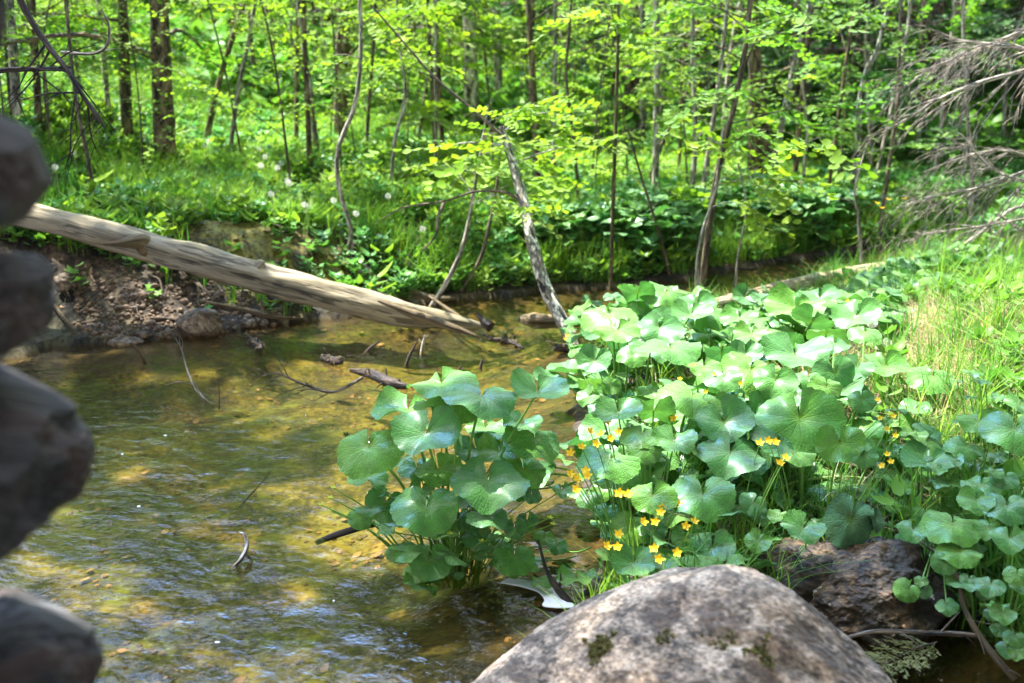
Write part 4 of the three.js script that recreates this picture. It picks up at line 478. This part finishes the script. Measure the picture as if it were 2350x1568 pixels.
const farPick = (z0, z1, a0, a1, dens) => r => { const z = -Math.sqrt(rr(z0 * z0, z1 * z1, r)), x = rr(a0, a1, r) * -z, q = zone(x, z); if (q.w !== 0 || q.s < 0.05 || (dens && r() > dens(x, z, q))) return null; return V(x, height(x, z, q) - 0.005, z); };
const bankSoil = (x, z, q) => 1 - 0.5 * sm(-0.7, -1.2, x) * sm(0.7, 0.4, q.s) - 0.0, mossyGap = (x, z) => 1 - 0.9 * Math.exp(-(((x - MOSSY[0]) / 0.42) ** 4 + ((z - MOSSY[1] - 0.05) / 0.3) ** 4)), clump = (x, z, f, s) => sm(-0.15, 0.25, fbm(x * f, z * f, s, 3));
const pathGap = (x, z) => 1 - 0.95 * Math.exp(-(((x + 1.45 + (z + 6.8) * 0.2) / 0.2) ** 2)) * sm(-6.0, -6.3, z) * sm(-8.8, -8.2, z);
const dBase = (x, z, q) => bankSoil(x, z, q) * mossyGap(x, z) * pathGap(x, z);
spread('bank_grass', 'fresh green grass blades of the far bank', 'grass', GR.tall, GM.fresh, 6000, farPick(5.2, 13, -0.55, 0.3, (x, z, q) => dBase(x, z, q) * clump(x, z, 0.9, 1)), 201, 0.5, 1.05);
spread('bank_grass', 'broad bladed deep green grass of the far bank', 'grass', GR.wide, GM.deep, 3000, farPick(5.2, 14, -0.55, 0.5, (x, z, q) => dBase(x, z, q) * clump(x, z, 1.1, 9)), 202, 0.5, 1.1);
spread('ground_cover', 'small leaved herbs covering the far bank', 'herbs', HB.small, HM.mid, 11000, farPick(5.2, 12, -0.56, 0.58, dBase), 203, 0.6, 1.5);
spread('ground_cover', 'mid sized yellow green herbs of the far bank', 'herbs', HB.mid, HM.fresh, 8000, farPick(5.3, 17, -0.58, 0.3, (x, z, q) => dBase(x, z, q) * clump(x, z, 0.7, 4)), 204, 0.4, 1.0);
spread('ground_cover', 'blue green leafy herbs of the far bank', 'herbs', HB.mid, HM.blue, 3500, farPick(5.2, 12, -0.5, 0.6, (x, z, q) => dBase(x, z, q) * clump(x, z, 0.9, 14)), 205, 0.4, 0.9);
spread('ground_cover', 'maple seedlings of the far bank', 'herbs', HB.maple, HM.mid, 900, farPick(5.0, 14, -0.56, 0.3, (x, z, q) => mossyGap(x, z)), 206, 0.4, 1.0);
spread('ground_cover', 'long leaved rosettes of the far bank', 'herbs', HB.dock, HM.fresh, 900, farPick(5.3, 12, -0.55, 0.4, dBase), 207, 0.6, 1.2);
spread('wood_floor_herbs', 'sunlit herbs of the deep wood floor', 'herbs', HB.mid, HM.mid, 15000, farPick(11, 32, -0.62, 0.66, (x, z) => 0.25 + clump(x, z, 0.45, 60)), 208, 1.2, 3.2);
spread('waterline_grass', 'bright grass overhanging the far waterline', 'grass', GR.tall, GM.fresh, 700, farPick(5.4, 9.5, -0.1, 0.5, (x, z, q) => sm(0.6, 0.15, q.s) * clump(x, z, 1.4, 22)), 209, 0.7, 1.2);
const nearPick = dens => r => { const z = -rr(1.7, 7.5, r), x = rr(0.05, 0.62, r) * -z, q = zone(x, z); if (q.w !== 2 || q.s < 0.04) return null; const h = height(x, z, q); if (h < -0.01 || r() > dens(x, z, q)) return null; return V(x, h - 0.005, z); };
const grassy = (x, z) => sm(0.0, 0.35, x / -z - 0.3 - 0.02) , mid = (x, z) => 1 - grassy(x, z);
const bare = (x, z) => 1 - 0.92 * Math.exp(-(((x - MOUND.x - 0.22) / 0.30) ** 2 + ((z - MOUND.z - 0.35) / 0.28) ** 2)) - 0.55 * Math.exp(-(((x - MOUND.x - 0.25) / 0.28) ** 2 + ((z - MOUND.z + 0.25) / 0.28) ** 2));
spread('shore_grass', 'tall fresh grass blades of the near bank', 'grass', GR.tall, GM.fresh, 520, nearPick((x, z) => grassy(x, z) * bare(x, z) * sm(-2.2, -3.0, z)), 211, 0.4, 1.25);
spread('shore_grass', 'low fine grass of the near bank', 'grass', GR.low, GM.fresh, 1300, nearPick((x, z) => (0.3 + 0.7 * grassy(x, z)) * bare(x, z)), 212, 0.6, 1.3);
spread('shore_grass', 'deep green grass growing between the leaf clumps', 'grass', GR.tall, GM.deep, 620, nearPick((x, z) => sm(0.16, 0.22, x / -z) * clump(x, z, 2, 3) * sm(-1.9, -2.3, z)), 213, 0.4, 0.85);
spread('shore_herbs', 'long leaved weeds in the grass of the near bank', 'herbs', HB.dock, HM.mid, 130, nearPick((x, z) => grassy(x, z)), 216, 0.4, 0.9);
spread('shore_herbs', 'leafy weeds in the grass of the near bank', 'herbs', HB.mid, HM.mid, 320, nearPick((x, z) => grassy(x, z)), 217, 0.4, 0.9);
spread('shore_grass', 'broad deep green grass of the near bank', 'grass', GR.wide, GM.deep, 420, nearPick((x, z) => grassy(x, z) * clump(x, z, 1.5, 5)), 218, 0.4, 1.1);
spread('dry_grass', 'matted straw coloured dead grass on the near bank', 'dead grass', GR.dry, GM.dry, 1500, nearPick((x, z) => Math.exp(-(((x - MOUND.x - 0.3) / 0.8) ** 2 + ((z - MOUND.z) / 1.1) ** 2))), 214, 0.5, 1.1);
spread('shore_herbs', 'small round leaved herbs under the leaf clumps', 'herbs', HB.small, HM.blue, 1500, nearPick((x, z) => 0.8), 215, 0.4, 0.9);
{ // dead leaves on the ground
  const o = { pos: [], uv: [], idx: [] }; oneLeaf(o, V(-0.5, 0, 0), V(1, 0.1, 0), V(0, 1, 0.2).normalize(), 1, 0.6); const g = geo(o.pos, o.idx, o.uv), m = new THREE.MeshStandardMaterial({ color: rgb(0.30, 0.19, 0.10), roughness: 0.8, side: THREE.DoubleSide });
  spread('leaf_litter', 'brown dead leaves littering the far bank and wood floor', 'leaf litter', [g], m, 11000, farPick(4.8, 17, -0.56, 0.6), 220, 0.02, 0.06);
  spread('leaf_litter', 'brown dead leaves fallen on the near shore', 'leaf litter', [g], m, 500, nearPick(() => 1), 221, 0.015, 0.04); }
{ // stones and drowned leaves on the stream bed
  const r = rng(230), gs = [1, 2].map(k => stone(1, 0.5, 0.8, k * 5.3, { detail: 3, lump: 0.2, tile: 6 })), l = [[], []], lv = []; for (let i = 0; i < 2600; i++) { const z = -rr(1.6, 5.6, r), x = rr(-0.55, 0.12, r) * -z; const q = zone(x, z); if (q.w !== 1 || fbm(x * 1.6, z * 1.6, 33, 3) < 0.05) continue; const p = V(x, height(x, z, q), z); if (i % 9 === 0) lv.push({ p: p.add(V(0, 0.006, 0)), q: turn(r() * 6.3, rr(-0.2, 0.2, r)), s: rr(0.02, 0.05, r), c: tint(r, 0.5, 1.2) }); else l[i % 2].push({ p, q: turn(r() * 6.3, rr(-0.3, 0.3, r)), s: rr(0.004, 0.013, r), c: rgb(...[[0.8, 0.7, 0.4], [0.4, 0.36, 0.18], [1, 0.9, 0.6]][i % 3]) }); }
  gs.forEach((g, k) => tag(scatter('bed_gravel', g, M.pebble, l[k]), 'small stones lying on the stream bed', 'gravel'));
  const o = { pos: [], uv: [], idx: [] }; oneLeaf(o, V(-0.5, 0, 0), V(1, 0.1, 0), V(0, 1, 0.2).normalize(), 1, 0.6); tag(scatter('drowned_leaves', geo(o.pos, o.idx, o.uv), new THREE.MeshStandardMaterial({ color: rgb(0.20, 0.12, 0.05), roughness: 0.7, side: THREE.DoubleSide }), lv), 'brown leaves sunk on the stream bed', 'leaf litter'); }
// ---------------------------------------------------------------- dandelion clocks, buttercups
{
  const r = rng(5), o = { pos: [], uv: [], idx: [] }; for (let i = 0; i < 110; i++) { const d = dirRand(r), s = d.clone().cross(V(0.3, 1, 0.2)).normalize(), t = s.clone().cross(d); const k = o.pos.length / 3, e = d.clone().multiplyScalar(0.72); for (const q of [[0, 0, 0.15], [0.02, 0, 0.74], [-0.02, 0, 0.74]]) { const p = d.clone().multiplyScalar(q[2]).addScaledVector(s, q[0]); o.pos.push(p.x, p.y, p.z); o.uv.push(0, 0); } o.idx.push(k, k + 1, k + 2); for (let j = 0; j < 5; j++) { const a = j * 1.256, c = e.clone().addScaledVector(s, Math.cos(a) * 0.2).addScaledVector(t, Math.sin(a) * 0.2).addScaledVector(d, 0.28), c2 = e.clone().addScaledVector(s, Math.cos(a + 0.2) * 0.2).addScaledVector(t, Math.sin(a + 0.2) * 0.2).addScaledVector(d, 0.28), n = o.pos.length / 3; for (const p of [e, c, c2]) { o.pos.push(p.x, p.y, p.z); o.uv.push(0, 0); } o.idx.push(n, n + 1, n + 2); } }
  const clock = geo(o.pos, o.idx, o.uv), mc = leafMat(0.72, 0.70, 0.64, { through: 0.5, coat: 0 }), core = new THREE.IcosahedronGeometry(0.2, 1), mcore = new THREE.MeshStandardMaterial({ color: rgb(0.2, 0.16, 0.08), roughness: 1 });
  const near = [[2002, 740, 1962, 890, 0.38, 0.021, 'white dandelion clock standing over the near shore leaves'], [2036, 786, 2080, 920, 0.33, 0.017, 'smaller grey dandelion clock in the near shore grass']];
  for (const [u, v, fu, fv, Y, R, label] of near) { const p = G(u, v, Y), b = V(p.x - 0.05 * (u < 2010 ? 1 : -1), 0, p.z + 0.03); b.y = height(b.x, b.z); const t = thing('dandelion', label, 'dandelion', b); const e = p.clone().sub(b); mesh('stalk', tube([V(0, 0, 0), V(e.x * 0.4, e.y * 0.5, e.z * 0.4), e], [0.003, 0.0028, 0.0022], 6, 8), M.stalkPale, t); const h = mesh('seed_head', clock, mc, t, e); h.scale.setScalar(R); mesh('core', core, mcore, h); }
  for (const [u, v, h] of [[470, 335, 0.3], [594, 342, 0.22], [598, 380, 0.3], [608, 360, 0.24], [636, 385, 0.26], [645, 375, 0.26], [660, 415, 0.22], [664, 421, 0.2], [125, 383, 0.25], [168, 350, 0.2], [817, 490, 0.2], [970, 525, 0.2], [890, 450, 0.22], [622, 445, 0.2], [765, 460, 0.2], [545, 305, 0.2], [700, 470, 0.2]]) { let p = hit(u, v, h); const b = V(p.x, height(p.x, p.z), p.z), t = thing('dandelion', 'pale dandelion clock on a thin stalk in the far bank grass', 'dandelion', b, 'dandelion clocks of the far bank'); mesh('stalk', tube([V(0, 0, 0), V(0.01, h * 0.5, 0), V(0, h, 0)], [0.003, 0.0026, 0.002], 4, 4), M.stalkPale, t); mesh('seed_head', clock, mc, t, V(0, h, 0)).scale.setScalar(0.019); }
  const b = G(2056, 690, 0.16); b.y = height(b.x, b.z); const t = thing('buttercup', 'tall yellow buttercup with branching stems above the near bank', 'buttercup', b); const D = -b.z, fork = P(2055, 575, D).sub(b);
  mesh('stem', tube([V(0, 0, 0), fork.clone().multiplyScalar(0.5).add(V(0.01, 0, 0)), fork], [0.003, 0.0025, 0.002], 5, 8), M.stalk, t);
  for (const [u, v] of [[2012, 467], [2023, 478], [2038, 459], [2078, 457], [2068, 520]]) { const p = P(u, v, D).sub(b); mesh('stem', tube([fork, fork.clone().lerp(p, 0.55).add(V((p.x - fork.x) * 0.15, 0, 0)), p], [0.002, 0.0016, 0.0012], 4, 6), M.stalk, t); if (v < 500) { const f = mesh('flower', flowerGeo[1], M.petal, t, p); f.scale.set(0.017, 0.022, 0.017); f.rotation.z = rr(-0.4, 0.4); } }
}
// ---------------------------------------------------------------- twigs in the water, dead branches
function twiggy(name, label, cat, main, rad, m, o = {}) {
  if (name === 'water_twig') rad = rad.map(x => x * 1.4); const r = rng(o.seed || 5), base = main[0].clone(), t = thing(name, label, cat, base, o.group), g = tube(rel(main, base), rad, 6, 20, 0.12, o.seed); mesh('stem', g, m, t); const cv = g.userData.curve, L = cv.getLength();
  for (let i = 0; i < (o.n || 0); i++) { const s = lerp(o.from ?? 0.2, 0.97, (i + r()) / o.n), p = cv.getPoint(s), tg = cv.getTangent(s), d = dirRand(r).multiplyScalar(o.out ?? 0.9).add(tg).add(V(...(o.bias || [0, 0, 0]))).normalize(), l = (o.len || L * 0.3) * rr(0.4, 1, r), a = p.clone().addScaledVector(d, l * 0.5).add(V(0, rr(-0.08, 0.05, r) * l, 0)), e = p.clone().addScaledVector(d, l).add(V(rr(-0.15, 0.15, r) * l, (o.sag ?? -0.15) * l, rr(-0.1, 0.1, r) * l)), q = Math.max(0.0009, g.userData.rAt(s) * 0.5); const bg = tube([p, a, e], [q, q * 0.7, q * 0.35], 4, 6), br = mesh('twig', bg, m, t);
    for (let k = 0; k < (o.sub || 0); k++) { const p2 = bg.userData.curve.getPoint(rr(0.25, 0.95, r)), d2 = d.clone().add(dirRand(r).multiplyScalar(0.8)).add(V(0, (o.sag ?? 0) * 1.2, 0)).normalize(), l2 = l * rr(0.2, 0.55, r); mesh('twig', tube([p2, p2.clone().addScaledVector(d2, l2 * 0.5), p2.clone().addScaledVector(d2, l2).add(V(0, (o.sag ?? 0) * l2 * 0.6, 0))], [q * 0.5, q * 0.4, q * 0.2], 3, 3), m, br); } }
  return t;
}
const wl = (...a) => a.map(([u, v, y = 0.0]) => G(u, v, y));
twiggy('water_twig', 'thin forked bare twig slanting out of the stream', 'twig', wl([490, 935, -0.03], [455, 900, 0.03], [430, 850, 0.1], [415, 800, 0.18], [402, 775, 0.22]), [0.004, 0.0038, 0.003, 0.002, 0.0012], M.dead, { n: 4, len: 0.16, seed: 2 });
twiggy('water_twig', 'sprawling dark twig with side shoots lying across the stream', 'twig', wl([830, 868, 0.03], [760, 900, 0.03], [690, 880, 0.06], [640, 858, 0.09], [605, 862, 0.05]), [0.006, 0.005, 0.0035, 0.0025, 0.0015], M.twig, { n: 12, len: 0.16, seed: 4, sub: 2 });
twiggy('water_twig', 'pale hooked stick in the stream making ring ripples', 'twig', wl([530, 1306, -0.03], [552, 1285, 0.02], [566, 1255, 0.03], [563, 1232, 0.03], [550, 1222, -0.02]), [0.004, 0.0045, 0.0045, 0.0035, 0.003], M.dead, { seed: 6 });
twiggy('water_twig', 'hair thin dark twig over the stream near the hooked stick', 'twig', wl([548, 1165, -0.02], [580, 1130, 0.03], [620, 1085, 0.07]), [0.0016, 0.0014, 0.0008], M.deadDark, { seed: 7 });
twiggy('water_twig', 'thin upright twig in the stream beside the forked twig', 'twig', wl([502, 940, -0.02], [503, 900, 0.06], [498, 868, 0.12]), [0.002, 0.0018, 0.001], M.twig, { n: 3, len: 0.06, seed: 9 });
twiggy('water_twig', 'dark stick entering the water under the standing clump', 'twig', wl([728, 1245, -0.02], [790, 1222, 0.03], [850, 1205, 0.06], [900, 1195, 0.06]), [0.006, 0.007, 0.006, 0.005], M.wet, { seed: 10 });
twiggy('water_twig', 'curved dark twig beside the foam under the clump', 'twig', wl([1310, 1388, 0.0], [1275, 1345, 0.03], [1255, 1310, 0.06], [1235, 1240, 0.12]), [0.008, 0.006, 0.0035, 0.002], M.deadDark, { n: 3, len: 0.05, seed: 12 });
twiggy('cut_stem', 'short upright brown cut stem beside the granite boulder', 'stem', wl([1392, 1372, -0.02], [1388, 1330, 0.04], [1386, 1283, 0.10]), [0.0058, 0.0055, 0.0062], M.twig, { seed: 13 });
twiggy('water_twig', 'short stick slanting into dark water under the bank', 'twig', wl([335, 835, -0.02], [320, 808, 0.05], [300, 785, 0.10]), [0.006, 0.006, 0.004], M.splinter, { seed: 14 });
for (const [u, v, h, dx, label] of [[930, 845, 0.13, 0.06, 'thin reddish twig poking from the stream below the log'], [967, 815, 0.10, 0.02, 'pale broken stub standing in the stream below the log'], [1102, 850, 0.05, 0.01, 'tiny dark twig in the open water'], [835, 815, 0.07, 0.08, 'dark twig slanting from the stream below the log'], [1185, 800, 0.07, -0.01, 'dark knobbly stub near the log tip'], [1150, 790, 0.06, 0.03, 'dark stub nearest the long splinter'], [1043, 880, 0.08, 0.03, 'pale twig tip behind the standing clump']]) { const p = G(u, v, -0.02); twiggy('water_twig', label, 'twig', [p, p.clone().add(V(dx * 0.4, h * 0.5, 0)), p.clone().add(V(dx, h, 0))], [0.006, 0.005, 0.0025], u === 967 ? M.dead : M.deadDark, { n: 2, len: 0.05, seed: u }); }
// rotten snags caught in the stream
for (const [uv, R, label] of [[[[805, 850], [850, 858], [900, 880], [935, 888]], 0.022, 'ragged rotten snag with hanging bark in the stream'], [[[740, 818], [765, 828], [785, 832]], 0.022, 'small rotten snag upstream of the ragged one'], [[[575, 775], [590, 790], [598, 802]], 0.02, 'dark curled root breaking the water near the shore'], [[[1270, 800], [1300, 798], [1330, 805]], 0.025, 'dark debris caught against the birch foot'], [[[1120, 780], [1165, 782], [1200, 800]], 0.014, 'short rotten stick caught below the log tip']]) { const p = uv.map(([u, v]) => G(u, v, 0.015)), r = rng(uv[0][0]), t = thing('rotten_snag', label, 'driftwood', p[1].clone()); mesh('stem', tube(rel(p, p[1]), p.map((_, i) => R * (i === 0 || i === p.length - 1 ? 0.45 : 1)), 9, 18, 0.45, R * 900), M.deadDark, t); for (let k = 0; k < 14; k++) { const a = p[1].clone().lerp(p[Math.floor(r() * p.length)], r()), d = V(rr(-1, 1, r), rr(-0.2, 1, r), rr(-0.6, 0.6, r)).normalize(), l = rr(0.03, 0.08, r); mesh('bark_shred', tube(rel([a, a.clone().addScaledVector(d, l * 0.6), a.clone().addScaledVector(d, l).add(V(0, -0.02, 0))], p[1]), [0.005, 0.004, 0.0012], 4, 4, 0.3, k), k % 3 ? M.splinter : M.deadDark, t); } }
{ const r = rng(88); for (let i = 0; i < 16; i++) { const u = rr(60, 600, r), v = rr(570, 640, r) + (u - 60) * 0.12, p = [0, 1, 2, 3].map(k => { const q = hit(u + k * rr(8, 26, r) * (i % 2 ? 1 : -1), Math.min(772, v + k * rr(10, 30, r))); q.y += 0.012 + 0.02 * (k % 2); return q; }); twiggy('bank_root', 'thin brown root hanging down the eroded bank under the log', 'root', p, [0.006, 0.005, 0.004, 0.002], i % 3 ? M.splinter : M.twig, { n: 3, len: 0.1, seed: 500 + i, group: 'roots of the eroded bank' }); } }
// dead boughs in the air
twiggy('dead_branch', 'dark bare bough hanging over the stacked stones', 'branch', [P(-40, -260, 3.1), P(45, 0, 3.0), P(110, 105, 2.95), P(150, 155, 2.9), P(190, 220, 2.85), P(222, 265, 2.82), P(242, 297, 2.8)], [0.011, 0.010, 0.0085, 0.0075, 0.0065, 0.006, 0.002], M.deadDark, { n: 13, from: 0.3, len: 0.26, out: 1.3, sag: -0.05, seed: 21, sub: 3, bias: [-0.3, 0, 0] });
twiggy('dead_branch', 'bare side bough reaching across above the dark stone', 'branch', [P(-160, 190, 3.0), P(0, 162, 2.98), P(95, 158, 2.95), P(160, 155, 2.92)], [0.010, 0.008, 0.006, 0.004], M.deadDark, { n: 5, from: 0.4, len: 0.16, seed: 23, sub: 2 });
twiggy('dead_branch', 'pale twig curving up through the leaves behind the dark bough', 'branch', [P(140, 120, 3.2), P(215, 122, 3.2), P(244, 105, 3.2), P(250, 60, 3.2), P(232, 20, 3.2)], [0.005, 0.005, 0.005, 0.004, 0.002], M.dead, { n: 4, len: 0.1, seed: 25 });
{ // dead conifer limbs reaching in over the near bank
  const r = rng(40), dead = [[[[2520, 110], [2350, 162], [2240, 192], [2160, 225], [2080, 275], [2025, 305]], 5.2, 0.011, 'long white bare limb slanting down over the thicket'], [[[2560, -20], [2350, 70], [2250, 110], [2150, 150], [2100, 180]], 5.6, 0.009, 'bare grey conifer limb with fine drooping twigs high over the bank'], [[[2520, 130], [2350, 112], [2260, 100], [2185, 90]], 5.4, 0.010, 'straight dark grey bare limb above the white limb'], [[[2560, 330], [2350, 395], [2250, 430], [2150, 450], [2080, 470]], 5.4, 0.009, 'bare conifer limb with tangled drooping twigs over the far water'], [[[2560, 420], [2400, 420], [2300, 400], [2240, 350], [2225, 320]], 5.3, 0.008, 'forked white bare limb rising from the tangle'], [[[2560, 500], [2380, 500], [2280, 515], [2180, 530], [2110, 540]], 5.6, 0.008, 'low bare conifer limb trailing near the shore log'], [[[2540, 380], [2380, 360], [2280, 345], [2180, 372], [2120, 395]], 5.8, 0.007, 'bare conifer limb in the middle of the tangle']];
  for (const [uv, d, R, label] of dead) twiggy('dead_conifer_limb', label, 'branch', uv.map(([u, v], i) => P(u, v, d + 0.05 * i)), uv.map((_, i) => 1.2 * R * (1 - 0.75 * i / uv.length)), M.dead, { n: R > 0.0105 ? 10 : 22, from: 0.05, len: 0.42, out: 0.75, sag: -0.35, seed: Math.floor(uv[1][1]) + 3, sub: 5, bias: [-0.2, -0.35, 0] });
  const b = V(3.25, 0, -5.3); b.y = height(b.x, b.z); tree('conifer_tree', 'dead conifer trunk at the end of the bare limbs', null, [b, b.clone().add(V(0.02, 1.5, 0)), b.clone().add(V(0, 4, 0.1))], [0.10, 0.085, 0.05], { bark: M.barkDark, branches: 0, seg: 10 });
  const sp = (pts, R, s, label) => twiggy('bleached_branch', label, 'branch', pts, R, M.dead, { n: 4, len: 0.15, seed: s });
  sp([P(2215, 560, 6.1), P(2270, 520, 6.1), P(2330, 478, 6.1), P(2400, 470, 6.1)], [0.012, 0.012, 0.010, 0.008], 61, 'white bleached branch propped on the shore by the tangle');
  sp([P(2290, 490, 6.0), P(2330, 520, 6.0), P(2400, 560, 6.0)], [0.009, 0.010, 0.010], 62, 'second white bleached branch crossing the first');
}
twiggy('pool_twig', 'grey twig lying over the little pool beside the mossy boulder', 'twig', wl([1935, 1465, 0.06], [2010, 1450, 0.07], [2100, 1452, 0.07], [2200, 1455, 0.07], [2250, 1460, 0.06]), [0.004, 0.006, 0.006, 0.0065, 0.005], M.twig, { n: 3, len: 0.08, seed: 70 });
twiggy('pool_twig', 'brown dead stem leaning down into the little pool', 'twig', wl([2110, 1240, 0.16], [2190, 1310, 0.13], [2215, 1400, 0.09], [2270, 1490, 0.05], [2330, 1560, 0.01]), [0.004, 0.005, 0.006, 0.007, 0.007], M.splinter, { n: 3, len: 0.06, seed: 71 });
{ // cedar sprig floating in the little pool
  const base = G(2150, 1475, 0.04), r = rng(81), t = thing('cedar_sprig', 'olive cedar sprig lying in the little pool', 'twig', base), m = leafMat(0.13, 0.13, 0.035, { through: 0.2 }), o = { pos: [], uv: [], idx: [] };
  const tip = G(2015, 1535, 0.04).sub(base), ax = tip.clone().normalize(), sd = V(-ax.z, 0, ax.x); mesh('stem', tube([V(0, 0, 0), tip.clone().multiplyScalar(0.5).add(V(0, 0.012, 0)), tip], [0.0025, 0.002, 0.001], 4, 6), M.twig, t);
  for (let i = 0; i < 30; i++) { const s = i / 30, p = tip.clone().multiplyScalar(0.06 + 0.92 * s), side = i % 2 ? 1 : -1, L = (0.075 * Math.sin(0.4 + 2.5 * s) + 0.012) * rr(0.45, 1.1, r), dy = rr(-0.25, 0.45, r); for (let k = 0; k < 18; k++) { const d = ax.clone().multiplyScalar(0.75).addScaledVector(sd, side * 0.75), q = p.clone().addScaledVector(d, L * k / 18).add(V(rr(-0.004, 0.004, r), dy * L * k / 18 + rr(-0.002, 0.004, r), rr(-0.004, 0.004, r))); oneLeaf(o, q, d.clone().addScaledVector(sd, (k % 2 ? 0.6 : -0.6)).add(V(0, rr(-0.2, 0.3, r), 0)), V(0, 1, 0), 0.014, 0.004); } } mesh('needles', geo(o.pos, o.idx, o.uv), m, t).userData.kind = 'stuff'; }
{ // foam raft beside the clump
  const pts = [[1152, 1338], [1175, 1328], [1215, 1335], [1245, 1333], [1262, 1345], [1278, 1368], [1314, 1388], [1302, 1395], [1250, 1392], [1252, 1378], [1238, 1360], [1200, 1347]].map(([u, v]) => G(u, v, 0.006)), c = pts[4].clone(), s = new THREE.Shape(new THREE.SplineCurve([...pts, pts[0]].map(p => new THREE.Vector2(p.x - c.x, -(p.z - c.z)))).getPoints(60).slice(0, -1)), g = new THREE.ExtrudeGeometry(s, { depth: 0.0015, bevelEnabled: true, bevelSize: 0.003, bevelThickness: 0.001, bevelSegments: 2, steps: 1 }); g.rotateX(-Math.PI / 2);
  const t = thing('foam_patch', 'white foam patch floating beside the standing clump', 'foam', c); mesh('foam', g, new THREE.MeshPhysicalMaterial({ color: rgb(0.72, 0.74, 0.76), roughness: 0.7, bumpMap: graniteBump, bumpScale: 0.004 }), t); }
// small foam flecks
{ const r = rng(19), g = new THREE.CylinderGeometry(0.006, 0.007, 0.003, 7), m = new THREE.MeshStandardMaterial({ color: rgb(0.8, 0.8, 0.78), roughness: 0.6 }); const l = []; for (let i = 0; i < 9; i++) { const p = G(rr(220, 1250, r), rr(820, 1500, r), 0.004); if (zone(p.x, p.z).w === 1) l.push({ p, q: turn(0), s: V(rr(0.3, 1, r), 0.5, rr(0.3, 0.8, r)) }); } tag(scatter('foam_flecks', g, m, l), 'tiny white foam flecks drifting on the stream', 'foam'); }
// ---------------------------------------------------------------- a reddish cabin post far in the wood
{ const b = hit(460, 135); const D = -b.z, t = thing('wooden_shelter', 'reddish brown timber posts of a small structure deep in the wood', 'shelter', b), m = bark(0.5, 0.2, 0.1), w = 10 / F * D; for (const [u, k] of [[452, 1], [466, 0.8], [545, 0.8]]) { const x = P(u, 100, D).sub(b).x; mesh('post', new THREE.BoxGeometry(w * k, 2.6, w), m, t, V(x, 1.25, 0)); } mesh('beam', new THREE.BoxGeometry(95 / F * D, 0.12, w * 0.9), m, t, V(P(500, 100, D).sub(b).x, 0.5, -0.02)); }
// ---------------------------------------------------------------- unseen trees added outside the frame so their crowns shade stream and shore
{ const r = rng(300); { const b = V(-4.4, height(-4.4, -4.3), -4.3); tree('forest_tree', 'unseen tree added to lean far over the stream, its crown shading the near shore', 'unseen trees added for shade around the stream', [b, V(-3.9, 3.2, -4.2), V(-2.9, 5.4, -4.0), V(-1.6, 6.5, -3.8), V(-0.6, 6.8, -3.7)], [0.17, 0.14, 0.1, 0.06, 0.03], { seed: 2990, bark: M.bark, from: 0.55, branches: 34, reach: 1.15, leaf: 'big', tone: 'mid', dense: 6, merge: true, up: 0.15, steps: 14, seg: 8 }); }
  const shade = [[-5.4, -6.2, 8.5, 2.7, 'unseen shade tree added on the far bank beyond the stacked stones'], [3.6, -1.6, 8, 2.6, 'unseen shade tree added on the near bank beyond the little pool'], [-7.5, -7.5, 9, 2.8, 'unseen shade tree added on the far bank beyond the leaning log top'], [6.4, -8.2, 9, 3.4, 'unseen shade tree added on the bank beyond the dead conifer'], [-1.5, 4.5, 9, 4, 'unseen shade tree added behind the camera on the near bank'], [3.5, 4.2, 9, 4, 'second unseen shade tree added behind the camera on the near bank']];
  shade.forEach(([x, z, L, reach, label], i) => { const y = height(x, z); tree('forest_tree', label, 'unseen trees added for shade around the stream', [V(x, y, z), V(x + rr(-0.2, 0.2, r), y + L * 0.5, z), V(x + rr(-0.3, 0.3, r), y + L, z)], [0.16, 0.12, 0.03], { seed: 3000 + i, bark: M.bark, from: 0.42, branches: 26, reach, leaf: 'big', tone: 'mid', dense: 7, merge: true, up: 0.2, steps: 10, seg: 8 }); }); }
const renderer = new THREE.WebGLRenderer({ antialias: true });
renderer.setSize(1024, 683); renderer.shadowMap.enabled = true;
renderer.toneMapping = THREE.LinearToneMapping; renderer.toneMappingExposure = EXPOSURE;
renderer.render(scene, camera);
